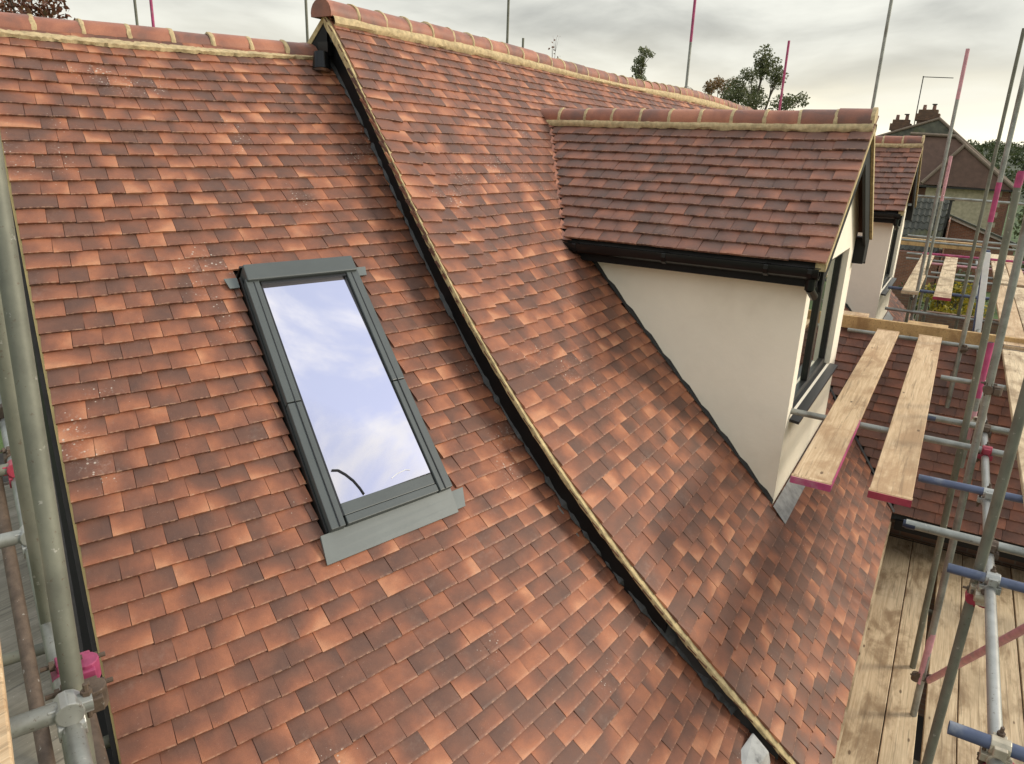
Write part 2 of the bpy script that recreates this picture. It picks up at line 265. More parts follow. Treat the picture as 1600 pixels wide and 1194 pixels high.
# ------------------------------------------------------------------ mesh helpers
class MB:
    def __init__(s): s.v = []; s.f = []
    def add(s, vs, fs):
        b = len(s.v); s.v += [tuple(map(float, p)) for p in vs]; s.f += [tuple(i+b for i in f) for f in fs]; return s
    def hexa(s, c):       # 8 corners: bottom loop 0-3, top loop 4-7
        return s.add(c, [(3, 2, 1, 0), (4, 5, 6, 7), (0, 1, 5, 4), (1, 2, 6, 5), (2, 3, 7, 6), (3, 0, 4, 7)])
    def box(s, a, b):
        x0, y0, z0 = a; x1, y1, z1 = b
        return s.hexa([(x0, y0, z0), (x1, y0, z0), (x1, y1, z0), (x0, y1, z0), (x0, y0, z1), (x1, y0, z1), (x1, y1, z1), (x0, y1, z1)])
    def obox(s, c, ax, ay, az):   # centre and half axes
        c, ax, ay, az = map(lambda t: np.array(t, float), (c, ax, ay, az))
        return s.hexa([c-ax-ay-az, c+ax-ay-az, c+ax+ay-az, c-ax+ay-az, c-ax-ay+az, c+ax-ay+az, c+ax+ay+az, c-ax+ay+az])
    def tube(s, p0, p1, r, n=14, r1=None, cap=True, hollow=False):
        p0, p1 = np.array(p0, float), np.array(p1, float); d = p1-p0; d /= np.linalg.norm(d)
        a = np.cross(d, [0, 0, 1.0]) if abs(d[2]) < .9 else np.cross(d, [1.0, 0, 0]); a /= np.linalg.norm(a); b = np.cross(d, a)
        r1 = r if r1 is None else r1; vs = []
        for P, rr in ((p0, r), (p1, r1)):
            for k in range(n):
                t = 2*math.pi*k/n; vs.append(P+rr*(math.cos(t)*a+math.sin(t)*b))
        fs = [(k, (k+1) % n, n+(k+1) % n, n+k) for k in range(n)]
        if hollow:
            for P, rr, q in ((p0, r*.86, 1), (p1, r1*.86, -1)):
                base = len(vs)
                for k in range(n):
                    t = 2*math.pi*k/n; vs.append(P+rr*(math.cos(t)*a+math.sin(t)*b))
                for k in range(n):
                    t = 2*math.pi*k/n; vs.append(P+q*d*.06+rr*(math.cos(t)*a+math.sin(t)*b))
                o = 0 if q == 1 else n
                for k in range(n):
                    k2 = (k+1) % n
                    fs.append((o+k, o+k2, base+k2, base+k)); fs.append((base+k, base+k2, base+n+k2, base+n+k))
                fs.append(tuple(base+n+k for k in range(n)))
        elif cap:
            fs += [tuple(range(n))[::-1], tuple(range(n, 2*n))]
        return s.add(vs, fs)
    def path(s, pts, r, n=8):
        for a, b in zip(pts[:-1], pts[1:]): s.tube(a, b, r, n)
        return s
    def prism(s, poly, ext):
        n = len(poly); P = [np.array(p, float) for p in poly]; e = np.array(ext, float)
        return s.add(P+[p+e for p in P], [tuple(range(n))[::-1], tuple(range(n, 2*n))]+[(i, (i+1) % n, n+(i+1) % n, n+i) for i in range(n)])
    def strip(s, A_, B_):
        n = len(A_); return s.add(list(A_)+list(B_), [(i, i+1, n+i+1, n+i) for i in range(n-1)])
    def sweep(s, secs, cap=True):   # list of equal closed loops
        n = len(secs[0]); vs = [p for q in secs for p in q]; fs = []
        for i in range(len(secs)-1):
            for k in range(n): fs.append((i*n+k, i*n+(k+1) % n, (i+1)*n+(k+1) % n, (i+1)*n+k))
        if cap: fs += [tuple(range(n))[::-1], tuple((len(secs)-1)*n+k for k in range(n))]
        return s.add(vs, fs)
    def build(s, name, mat, parent=None, smooth=False, bevel=0.0, **props):
        me = bpy.data.meshes.new(name); me.from_pydata(s.v, [], s.f); me.update()
        if smooth:
            me.polygons.foreach_set('use_smooth', [True]*len(me.polygons)); me.set_sharp_from_angle(angle=math.radians(40))
        o = bpy.data.objects.new(name, me); COL.objects.link(o); me.materials.append(MATS[mat])
        if parent:
            o.parent = parent
            if parent.type == "EMPTY": o.matrix_parent_inverse = Matrix.Translation(parent.location).inverted()
        if bevel:
            b = o.modifiers.new('bevel', 'BEVEL'); b.width = bevel; b.segments = 2; b.limit_method = 'ANGLE'
        for k, v in props.items(): o[k] = v
        return o
def tag(o, label=None, cat=None, group=None, kind=None):
    if label: o['label'] = label
    if cat: o['category'] = cat
    if group: o['group'] = group
    if kind: o['kind'] = kind
    return o
def thing(name, label, cat, loc=(0, 0, 0), group=None):
    o = bpy.data.objects.new(name, None); COL.objects.link(o); o.empty_display_size = 0.2; o.location = loc
    return tag(o, label, cat, group)
GZ = -6.4
X_, Y_, Z_ = A([1., 0, 0]), A([0, 1., 0]), A([0, 0, 1.])
# ------------------------------------------------------------------ roof surfaces
TH = math.atan(1.0155); SN, CS = math.sin(TH), math.cos(TH)
def MZ(y): return .865+1.0155*(y-4.321)
def Xv(y):                                # verge line of the main roof in plan
    y = min(max(y, -0.05), 4.45)
    return ((((-0.00945*y+0.069752)*y-0.031404)*y-0.261032)*y+3.818005)
RY, RZ0 = 4.392, MZ(4.392)                # ridge of the main roof
def MS(x, row, h=0.0):                    # main roof: x along the ridge, row counted down from the ridge
    y = RY-row*.1*CS; return A([x, y-h*SN, MZ(y)+h*CS])
QL = [-0.387358408270956, 0.7223708100352217, 0.02600252558364441, 2.3948931646526175, 5.133588360808822, 0.5343148558175872, 0.1356805300018612, -0.009965318656935486, 0.0721122703514768, -0.012477941693467432, -0.028017409619904232, 0.023058644948621393, -0.04920754920956355, -0.008363018337314745, -0.024331998305490966, 0.04782460390647707, -0.004396994964046535, 0.003692747797777309, -0.011451922888001485]
def _lb():
    az, th, ro = QL[:3]; x = A([math.cos(az), math.sin(az), 0]); yh = A([-math.sin(az), math.cos(az), 0])
    dn = -math.cos(th)*yh-math.sin(th)*Z_
    return math.cos(ro)*x+math.sin(ro)*dn, -math.sin(ro)*x+math.cos(ro)*dn, yh, x
LX, LD, LYH, LXH = _lb(); LN = np.cross(LD, LX); LO = A(QL[3:6]); LW = QL[6]; q = QL
def L0(u, v):
    u = u*LW; v = v*.1; v_ = max(v, 0)
    nn = q[7]*v*v+q[8]*u*v+q[9]*u*u+q[13]*u*v*v+q[14]*u*u*v+q[17]*v**3
    du = q[10]*u*v+q[11]*u*u*v; dv = q[12]*u*u+q[15]*u*v+q[16]*u*u*v+q[18]*u*v*v
    return LO+(u+du)*LX+(v+dv)*LD+nn*LN
def LF(u, v):
    P = L0(u, v); a = L0(u+.1, v)-L0(u-.1, v); b = L0(u, v+.1)-L0(u, v-.1); a /= np.linalg.norm(a)
    n = np.cross(b, a); n /= np.linalg.norm(n); return P, a, np.cross(n, a), n      # across, up the slope, out
def LS(u, v, h=0.0):
    if not h: return L0(u, v)
    P, a, b, n = LF(u, v); return P+h*n
# ------------------------------------------------------------------ tiles
def tile_geo(w, g, n=4):
    ln = g*2.1; th = .0155; ys = [0, .012, g*.55, g*1.05, ln]; vs = []; uvs = []; fs = []
    for y in ys:
        for k in range(n+1):
            x = -w/2+w*k/n; z = -.132*y-.0030*(2*x/w)**2-(.0022 if y == 0 else 0)-.0015*((y-g*.5)/g)**2
            vs.append((x, y, z)); uvs.append((k/n, y/g))
    m = n+1
    for r in range(len(ys)-1):
        for k in range(n): fs.append((r*m+k, r*m+k+1, (r+1)*m+k+1, (r+1)*m+k))
    b = len(vs)
    for k in range(n+1): vs.append((vs[k][0], vs[k][1]+.0006, vs[k][2]-th)); uvs.append((uvs[k][0], 0))
    vs.append((-w/2, ln, vs[(len(ys)-1)*m][2]-th)); uvs.append((0, 2)); vs.append((w/2, ln, vs[(len(ys)-1)*m+n][2]-th)); uvs.append((1, 2))
    for k in range(n): fs.append((b+k, b+k+1, k+1, k))
    fs.append((b, 0, m, 2*m, 3*m, 4*m, b+m)); fs.append((b+n, b+m+1, 4*m+n, 3*m+n, 2*m+n, m+n, n))
    fs.append(tuple([b+m, b+m+1]+[b+k for k in range(n, -1, -1)]))
    return vs, uvs, fs
def mesh_uv(name, vs, fs, uvs, mat, rnd=None):
    me = bpy.data.meshes.new(name); me.from_pydata([tuple(v) for v in vs], [], fs); me.update()
    ul = me.uv_layers.new(name='UVMap'); li = np.empty(len(me.loops), np.int32); me.loops.foreach_get('vertex_index', li)
    ul.data.foreach_set('uv', np.array(uvs, np.float32)[li].ravel())
    if rnd is not None:
        at = me.attributes.new('rnd', 'FLOAT', 'POINT'); at.data.foreach_set('value', np.array(rnd, np.float32))
    me.materials.append(MATS[mat]); return me
def lay(tiles, parent, name, rest_name, g, w0, mat1, matN, limit, jit=1.0):
    """tiles: list of (tail centre, across, up, out, width). The largest in view become objects, the rest one part."""
    if not tiles: return
    P = A([t[0]+t[2]*g*.5 for t in tiles]); s = px(P)
    vis = (s[:, 2] > .3) & (s[:, 0] > -20) & (s[:, 0] < 1620) & (s[:, 1] > -20) & (s[:, 1] < 1215)
    area = np.where(vis, 1/np.maximum(s[:, 2], .1), -1); order = np.argsort(-area)
    single = set(int(i) for i in order[:limit] if vis[i])
    vs, uvs, fs = tile_geo(w0, g); mesh = mesh_uv(name, vs, fs, uvs, mat1); V0 = np.array(vs); U0 = np.array(uvs); nv = len(V0)
    RV, RU, RF, RR = [], [], [], []
    for i, (p, a, b, n, w) in enumerate(tiles):
        th = random.gauss(0, .006)*jit; a2 = a*math.cos(th)+b*math.sin(th); b2 = b*math.cos(th)-a*math.sin(th)
        ti = random.gauss(0, .010)*jit; b3 = b2*math.cos(ti)-n*math.sin(ti); n2 = np.cross(a2, b3); n2 /= np.linalg.norm(n2)
        p2 = p+b*random.gauss(0, .002)*jit+n*(random.random()*.0028*jit)
        sx = (w-.003)/w0
        if i in single:
            o = bpy.data.objects.new(name, mesh); COL.objects.link(o); o.parent = parent
            o.matrix_local = Matrix([[a2[k]*sx, b3[k], n2[k], p2[k]] for k in range(3)]+[[0, 0, 0, 1]])
        else:
            base = len(RR); RV.append(p2+V0[:, :1]*sx*a2+V0[:, 1:2]*b3+V0[:, 2:]*n2); RU.append(U0); RF += [tuple(k+base for k in f) for f in fs]; RR += [random.random()]*nv
    if RV:
        me = mesh_uv(rest_name, np.concatenate(RV), RF, np.concatenate(RU), matN, RR)
        o = bpy.data.objects.new(rest_name, me); COL.objects.link(o); o.parent = parent; o['kind'] = 'stuff'
def ridge_geo(l, r=.105, th=.014, n=12, a0=math.radians(-12)):
    vs, fs = [], []
    for x in (-l/2, l/2):
        for rr in (r, r-th):
            for k in range(n+1):
                t = a0+(math.pi-2*a0)*k/n; vs.append((x, rr*math.cos(t), rr*math.sin(t)))
    m = n+1
    for k in range(n):
        fs += [(k, k+1, 2*m+k+1, 2*m+k), (m+k+1, m+k, 3*m+k, 3*m+k+1), (k+1, k, m+k, m+k+1), (2*m+k, 2*m+k+1, 3*m+k+1, 3*m+k)]
    return vs, fs
def ridge_run(parent, start, d, up, l, count, first=None, r=.105, wob=.004, sag=None):
    d = A(d, float) if not isinstance(d, np.ndarray) else d; side = np.cross(up, d)
    me = None
    s = 0.0
    for i in range(count):
        ll = first if (i == 0 and first) else l
        if me is None or (i == 1 and first):
            vs, fs = ridge_geo(ll-.016, r); me = bpy.data.meshes.new('ridge_tile'); me.from_pydata(vs, [], fs); me.polygons.foreach_set('use_smooth', [True]*len(me.polygons)); me.set_sharp_from_angle(angle=math.radians(40)); me.materials.append(MATS['ridge_clay'])
        c = start+d*(s+ll/2)+up*random.gauss(0, wob)+side*random.gauss(0, wob)
        if sag: c = c+up*sag(s)
        t = random.gauss(0, .008); d2 = d*math.cos(t)+up*math.sin(t); u2 = up*math.cos(t)-d*math.sin(t)
        o = bpy.data.objects.new('ridge_tile', me); COL.objects.link(o); o.parent = parent
        o.matrix_local = Matrix([[d2[k], side[k], u2[k], c[k]] for k in range(3)]+[[0, 0, 0, 1]])
        s += ll
        if i < count-1:                    # squeezed-out mortar in the joint
            m = MB(); secs = []
            for e, rr in ((-.017, .95), (-.012, 1.055), (.0, 1.075), (.013, 1.05), (.018, .95)):
                loop = []
                for k in range(13):
                    th = math.radians(-12)+math.radians(204)*k/12; rj = r*rr*(1+random.gauss(0, .012))
                    loop.append(start+d*(s+e+random.gauss(0, .003))+side*rj*math.cos(th)+up*(rj*math.sin(th)+(sag(s) if sag else 0)))
                secs.append(loop)
            n = 13
            m.add([p for qq in secs for p in qq], [(i2*n+k, i2*n+k+1, (i2+1)*n+k+1, (i2+1)*n+k) for i2 in range(4) for k in range(n-1)])
            m.build('mortar_joint', 'mortar', parent, smooth=True)
def mortar_bed(parent, pts_top, pts_bot, out, mat='mortar'):
    """lumpy band between ridge tile and first course"""
    m = MB(); n = len(pts_top); rows = []
    for f, lift in ((0, .0), (.3, .012), (.65, .016), (.92, .010), (1.0, -.012)):
        r = []
        for a, b, o in zip(pts_top, pts_bot, out):
            jit = random.gauss(0, .004) if f > .5 else 0
            r.append(a+(b-a)*f+o*(lift+random.gauss(0, .0018))+(b-a)/np.linalg.norm(b-a)*jit)
        rows.append(r)
    m.add([p for r in rows for p in r], [(i*n+k, i*n+k+1, (i+1)*n+k+1, (i+1)*n+k) for i in range(4) for k in range(n-1)])
    return m.build('mortar_bed', mat, parent, smooth=True)
# ------------------------------------------------------------------ ground and far land
gm = MB(); R_ = 1500
gm.add([(-R_, -R_, GZ), (R_, -R_, GZ), (R_, R_, GZ), (-R_, R_, GZ)], [(0, 1, 2, 3)])
tag(gm.build('ground', 'grass'), kind='structure')
tag(MB().add([(-6, -9, GZ+.005), (21, -9, GZ+.005), (21, 16, GZ+.005), (-6, 16, GZ+.005)], [(0, 1, 2, 3)]).build('shade_sheet', 'ground_shade'), kind='structure')  # dark sheet added to put shade into the ground below the scaffold
def hill():
    m = MB(); nx, ny = 30, 36; vs = []
    for i in range(nx+1):
        for j in range(ny+1):
            x = 120+i*26; y = -420+j*26
            t = max(0, min(1, (x-130)/330)); t = t*t*(3-2*t)
            z = GZ-.5+t*16+3*math.sin(x*.011+y*.013)*t+2.2*math.sin(y*.021+1.2)*t
            vs.append((x, y, z))
    m.add(vs, [(i*(ny+1)+j, (i+1)*(ny+1)+j, (i+1)*(ny+1)+j+1, i*(ny+1)+j+1) for i in range(nx) for j in range(ny)])
    return tag(m.build('hill', 'hill', smooth=True), kind='structure')
hill()
def hill_z(x, y):
    t = max(0, min(1, (x-130)/330)); t = t*t*(3-2*t)
    return max(GZ, GZ-.5+t*16+3*math.sin(x*.011+y*.013)*t+2.2*math.sin(y*.021+1.2)*t)
# ------------------------------------------------------------------ lower wing on the left
wing = thing('house_wing', 'lower house wing on the left with orange and brown clay roof and roof window', 'house', (2.6, 3.4, GZ))
def ruled(m, f, us, vs, flip=False):
    nu, nv = len(us), len(vs)
    m.add([f(u, v) for v in vs for u in us], [((j*nu+i), (j+1)*nu+i, (j+1)*nu+i+1, j*nu+i+1) for j in range(nv-1) for i in range(nu-1)])
def u_end(v, extra=.07):
    u = 12.0
    while u < 24:
        P = L0(u, v)
        if P[0] > Xv(P[1])+extra: break
        u += .05
    return u
ROWS_L = 66
UE = {j: u_end(j) for j in range(-2, 70)}
dm = MB(); vsd = list(range(-1, ROWS_L+1, 2))
grid = [[LS(-.25+(UE[v]+.6+.25)*i/20, v, -.062) for i in range(21)] for v in vsd]
dm.add([p for r in grid for p in r], [(j*21+i, (j+1)*21+i, (j+1)*21+i+1, j*21+i+1) for j in range(len(vsd)-1) for i in range(20)])
lroof = dm.build('roof_slope', 'underlay', wing)
SKU0, SKU1, SKV0, SKV1 = 7.3, 12.1, 19.45, 36.0
tl = []
for j in range(0, ROWS_L+1):
    us = []; u = 0.0; first = 1.5 if j % 2 == 0 else 1.0
    us.append((0.0, first)); u = first
    while u < UE[j]: us.append((u, u+1)); u += 1
    cut = []
    for a, b in us:
        b = min(b, UE[j])
        if SKV0+.15 < j < SKV1+1.35:
            if a < SKU0-.05 and b > SKU0-.05: b = SKU0-.05
            elif a < SKU1+.2 and b > SKU1+.2: a = SKU1+.2
            elif a >= SKU0-.05 and b <= SKU1+.2: continue
        if b-a > .22: cut.append((a, b))
    for a, b in cut:
        uc = (a+b)/2; P, ax, up, n = LF(uc, j); wd = np.linalg.norm(L0(b, j)-L0(a, j))
        tl.append((P, ax, up, n, wd))
lay(tl, lroof, 'roof_tile', 'roof_tiles', .1, .137, 'clay_tile', 'clay_tiles', 300)
# verge of the left edge, gable wall and front wall
vv = [LS(0, v) for v in range(-1, ROWS_L+1)]; m = MB(); secs = []
for v in range(-1, ROWS_L+1):
    P, ax, up, n = LF(0, v); o = P+ax*.012
    o = P-ax*.010
    secs.append([o-n*.040, o-n*.085, o-n*.085+ax*.09, o-n*.040+ax*.09])
m.sweep(secs); m.build('verge_undercloak', 'cream_wood', wing)
m = MB(); secs = []
for v in range(-1, ROWS_L+1, 2):
    P, ax, up, n = LF(.35, v); secs.append([P-n*.086, P-n*.22, P-n*.22+ax*.03, P-n*.086+ax*.03])
m.sweep(secs); m.build('bargeboard', 'black_board_and_shade', wing)
top = [LS(.75, v, -.1) for v in range(-1, ROWS_L-1, 3)]; bot = [A([p[0], p[1], GZ]) for p in top]
m = MB(); back = top[0]+LYH*2.4-Z_*2.2; top2 = [back]+top; bot2 = [A([p[0], p[1], GZ]) for p in top2]
m.strip(top2, bot2); m.build('wall', 'black_board_and_shade', wing)  # wall coloured black to stand in for shade in the gap
m = MB(); fa = [LS(.75+(UE[58]-.75)*i/8, 57, -.15) for i in range(9)]; m.strip(fa, [A([p[0], p[1], GZ]) for p in fa]); m.build('front_wall', 'red_brick', wing)
m = MB()     # rear slope of the wing roof
ra = [LS(-.25+(16.6+.25)*i/8, -1, -.05) for i in range(9)]; rb = [p+LYH*2.6-Z_*2.35 for p in ra]; m.strip(rb, ra); m.build('rear_slope', 'brown_roof', wing)
# ridge
p0, p1 = LS(-4.0, -.7, .0), LS(15.7, -.7, .0); dr = p1-p0; Lr = np.linalg.norm(dr); dr /= Lr; upr = Z_-dr*dr[2]; upr /= np.linalg.norm(upr)
rs = p0+LYH*.055-Z_*.052
LRl = Lr/ (15.7+4.0)
ridge_run(lroof, rs+dr*(.0), dr, upr, .272, int(Lr/.272)+1)
tp, bt, ou = [], [], []
for i in range(0, 150):
    u = -4+(16.1+4)*i/149; P, ax, up, n = LF(u, .12); tp.append(rs+dr*((P-rs)@dr)-LYH*.092*math.cos(0)+upr*.0-LYH*.004); bt.append(P+n*.004-up*.012); ou.append(n)
mortar_bed(lroof, tp, bt, ou)
# roof window
def UB(m, u0, u1, v0, v1, h0, h1, h0b=None, h1b=None, nv=6, s0=0.0, s1=0.0):
    secs = []
    for i in range(nv+1):
        f = i/nv; v = v0+(v1-v0)*f; a = u0+s0*f; b = u1+s1*f; ha = h0+((h0 if h0b is None else h0b)-h0)*f; hb = h1+((h1 if h1b is None else h1b)-h1)*f
        secs.append([LS(a, v, ha), LS(b, v, ha), LS(b, v, hb), LS(a, v, hb)])
    return m.sweep(secs)
m = MB(); UB(m, SKU0+.35, SKU1-.35, SKV0+.5, SKV1-.5, -.06, .03); sky = m.build('roof_window', 'underlay', wing)
tag(sky, 'dark grey framed roof window reflecting the clouds')
for a, b, o in ((SKU0+.05, SKU0+.56, 0), (SKU1-.56, SKU1-.03, 1)):
    m = MB(); UB(m, a, b, SKV0+.9, 28.6, -.05, .062); m.build('side_cover', 'grey_aluminium', sky, bevel=.004)
    m = MB(); UB(m, a, b, 28.66, SKV1, -.05, .060); m.build('side_cover', 'grey_aluminium', sky, bevel=.004)
    c = a-.09 if o == 0 else b+.02
    m = MB(); UB(m, c, c+.08, SKV0+.4, SKV1-.1, -.055, .02); m.build('side_gutter', 'dark_frame', sky)
for a, b in ((SKU0+.58, SKU0+.66), (SKU1-.66, SKU1-.58), (SKU0+.33, SKU0+.36), (SKU1-.36, SKU1-.33)):
    m = MB(); UB(m, a, b, SKV0+1.15, SKV1-.55 if abs(a-SKU0-.33) > .01 and abs(b-SKU1+.33) > .01 else SKV1-.02, -.02, .048 if abs(a-SKU0-.33) > .01 and abs(b-SKU1+.33) > .01 else .0645); m.build('gasket', 'dark_frame', sky)
m = MB(); UB(m, SKU0+.1, SKU1-.1, SKV0, SKV0+1.12, -.05, .080, nv=2); m.build('top_cover', 'grey_aluminium', sky, bevel=.006)
m = MB(); UB(m, SKU0+.02, SKU1+.02, SKV0-.14, SKV0-.02, -.05, .05, nv=1); m.build('top_gutter', 'dark_frame', sky)
m = MB(); UB(m, SKU0+.62, SKU1-.6, SKV0+1.14, SKV0+1.32, -.03, .058, nv=1); m.build('gasket', 'dark_frame', sky)
m = MB(); UB(m, SKU0+.64, SKU1-.62, SKV1-1.2, SKV1-.52, -.03, .052, nv=2); m.build('bottom_rail', 'grey_aluminium', sky, bevel=.004)
m = MB(); UB(m, SKU0+.64, SKU1-.62, SKV1-.48, SKV1-.02, -.05, .058, nv=2); m.build('bottom_cover', 'grey_aluminium', sky, bevel=.004)
m = MB(); gl = [[LS(SKU0+.66+(SKU1-SKU0-1.32)*i/2, SKV0+1.3+(SKV1-SKV0-2.5)*j/2, .044) for i in range(3)] for j in range(3)]
c0, c1, c2, c3 = gl[0][0], gl[0][2], gl[2][2], gl[2][0]; nrm = np.cross(c3-c0, c1-c0); nrm /= np.linalg.norm(nrm)
ctr = (c0+c1+c2+c3)/4; fl = [c-nrm*((c-ctr)@nrm) for c in (c0, c1, c2, c3)]
m.prism([p-nrm*.008 for p in fl], nrm*.008); m.build('glass', 'roof_glass', sky)
m = MB(); UB(m, SKU0-.28, SKU1-.02, SKV1+.0, SKV1+1.42, .012, .03, .004, .010, nv=3, s0=-.05, s1=0); m.build('apron_flashing', 'flashing_grey', sky)
m = MB(); UB(m, SKU1, SKU1+.55, SKV1+.15, SKV1+1.25, .006, .014, .004, .009, nv=2, s1=-.2); m.build('corner_flashing', 'flashing_grey', sky)
m = MB(); UB(m, SKU0-.62, SKU0-.12, SKV0+.35, SKV0+1.05, .006, .013, nv=1, s0=.12); m.build('corner_flashing', 'flashing_grey', sky)
m = MB(); UB(m, SKU1+.12, SKU1+.62, SKV0+.45, SKV0+1.1, .006, .013, nv=1, s1=-.1); m.build('corner_flashing', 'flashing_grey', sky)
def on_glass(u, v, h=.006):
    P = LS(u, v, .07); return P-nrm*((P-ctr)@nrm)+nrm*h
m = MB(); m.path([on_glass(u, v) for u, v in ((8.08, 32.9), (8.3, 33.0), (8.5, 33.35), (8.68, 33.8), (8.8, 34.3), (8.86, 34.7))], .004, 7); m.build('cable', 'black_cable', sky, smooth=True)
m = MB(); m.path([on_glass(u, v, .002) for u, v in ((10.0, 34.35), (10.25, 34.2), (10.6, 34.15), (10.75, 34.25))], .0018, 5); m.build('maker_mark', 'white_mark', sky)
# ------------------------------------------------------------------ main house
main = thing('main_house', 'taller house with long clay tiled roof and two gabled dormers', 'house', (9.0, 4.0, GZ))
XE = 16.95; ROWS_M = 62
def dormer_roof_z(x, y, dx):
    if y < .9: return -99
    return .30-abs(x-6.9-dx)*(.985/1.45) if abs(x-6.9-dx) < 1.45 else -99
WX0, WZ0 = 8.0, -3.52          # eave of the cross wing
CXR = 9.50
def cross_z(x, y): return WZ0+(x-WX0) if WX0 < x < CXR else (WZ0+2*(CXR-WX0)-(x-WX0) if CXR <= x < 2*CXR-WX0 else -99)
m = MB(); rr = list(range(0, ROWS_M+1, 2))
g_ = [[MS(Xv(MS(0, r)[1])+.03+(XE-Xv(MS(0, r)[1])-.03)*i/6, r, -.062) for i in range(7)] for r in rr]
m.add([p for r in g_ for p in r], [(j*7+i, (j+1)*7+i, (j+1)*7+i+1, j*7+i+1) for j in range(len(rr)-1) for i in range(6)])
mroof = m.build('roof_slope', 'underlay', main)
WM = .19; tm = []
def XC(c, y): return Xv(y)+c-(Xv(y)-3.6)*(1-math.exp(-c/(1.0+4.0*min(1, max(0, (y-1.2)/1.2)))))
for j in range(1, ROWS_M+1):
    C = MS(0, j); yv = C[1]; f_ = 1.5 if j % 2 else 1.0
    cs = [0.0, f_*WM]
    while XC(cs[-1], yv) < XE-.02: cs.append(cs[-1]+WM)
    segs = [(XC(a, yv), min(XC(b, yv), XE)) for a, b in zip(cs[:-1], cs[1:])]; skw = [(XC((a+b)/2, yv+.02)-XC((a+b)/2, yv-.02))/.04 for a, b in zip(cs[:-1], cs[1:])]
    for (a, b), sk_ in zip(segs, skw):
        xc = (a+b)/2; ym = yv+.05*CS; zm = MZ(ym)
        hid = False
        for dx in (0.0, 6.85):
            if abs(xc-6.9-dx) < 1.2 and ym > .98 and dormer_roof_z(xc, ym, dx) > zm+.06: hid = True
            if abs(xc-6.9-dx) < 1.45 and ym > 2.75 and dormer_roof_z(xc, ym, dx) > zm+.02: hid = True
        if cross_z(xc, ym) > zm+.0: hid = True
        if hid: continue
        tm.append((A([xc, yv, MZ(yv)]), X_, A([sk_*CS, CS, SN]), A([0, -SN, CS]), b-a))
lay(tm, mroof, 'roof_tile', 'roof_tiles', .1, WM, 'clay_tile', 'clay_tiles', 300, .55)
# rear slope
def MR(x, row, h=0.0): y = RY+row*.1*CS; return A([x, y+h*SN, RZ0-row*.1*SN+h*CS])
m = MB(); m.strip([MR(4.5, 0, -.06), MR(XE, 0, -.06)], [MR(4.5, 60, -.06), MR(XE, 60, -.06)]); m.build('rear_slope', 'brown_roof', main)
tr = [(MR(4.47+.19*(k+.5)+(.095 if j % 2 else 0)*(k > 0), j), -X_, A([0, -CS, SN]), A([0, SN, CS]), .19) for j in range(3, 14) for k in range(5)]
lay(tr, mroof, 'rear_tile', 'rear_tiles', .1, WM, 'clay_tile', 'clay_tiles', 0)
# verge: mortar bed on undercloak, black bargeboard, flashing
def vpt(row, dx=0.0, h=0.0):
    P = MS(0, row, h); return A([Xv(MS(0, row)[1])+dx, P[1], P[2]])
m = MB(); secs = []
for i in range(0, ROWS_M*2+1):
    r = i/2; wv = .005*math.sin(i*1.9)+random.gauss(0, .005)
    a = vpt(r, -.027+wv*.4); md = float(np.interp(r, [0, 15, 30, 62], [.116, .104, .074, .060]))+wv; secs.append([a-Z_*.031, a-Z_*(md*.6)-X_*.004, a-Z_*md, a-Z_*md+X_*.075, a-Z_*.031+X_*.075])
m.sweep(secs); m.build('verge_mortar', 'cream_mortar', main, smooth=True)
for r in range(1, ROWS_M+1):        # slips of undercloak tile showing in the mortar
    if random.random() < .15: continue
    e1 = random.uniform(.1, .3); a, b = vpt(r-e1, -.030), vpt(r-random.uniform(.75, 1.05), -.030); m = MB()
    m.hexa([a-Z_*.048-X_*.004, b-Z_*.058-X_*.004, b-Z_*.058+X_*.03, a-Z_*.048+X_*.03, a-Z_*.039-X_*.004, b-Z_*.051-X_*.004, b-Z_*.051+X_*.03, a-Z_*.039+X_*.03]); m.build('undercloak_slip', 'slip_clay', mroof)
BRR, BRD = [0, 4, 11.6, 20, 27, 32.6, 38, 44, 48, 55, 58], [.32, .325, .345, .280, .268, .258, .238, .25, .222, .19, .17]
m = MB(); secs = []
for r in range(0, 49):
    a = vpt(r, .022); dp = float(np.interp(r, BRR, BRD)); secs.append([a-Z_*.055, a-Z_*dp, a-Z_*dp+X_*.025, a-Z_*.055+X_*.025])
m.sweep(secs); m.build('bargeboard', 'black_board_and_shade', main)
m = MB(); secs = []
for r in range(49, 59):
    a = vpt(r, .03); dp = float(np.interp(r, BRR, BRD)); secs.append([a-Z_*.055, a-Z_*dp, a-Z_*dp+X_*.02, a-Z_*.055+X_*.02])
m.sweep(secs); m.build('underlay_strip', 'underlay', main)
m = MB(); a, b = [], []
for i in range(0, 121):
    v = -1+60*i/120; u = u_end(v, .01); a.append(LS(u+.3, v, .07)); b.append(LS(u-.02+.03*math.sin(i*2.3)+random.gauss(0, .04), v, .006))
m.strip(a, b); m.build('soaker_flashing', 'dark_lead', main)
for i, r in enumerate((38.3, 40.2, 41.0, 46.8)):
    a = vpt(r, -.02); m = MB(); m.obox(a-Z_*.27, X_*.006, A([0, CS, SN])*.045, Z_*.005); m.build('flashing_clip', 'bright_steel', main)
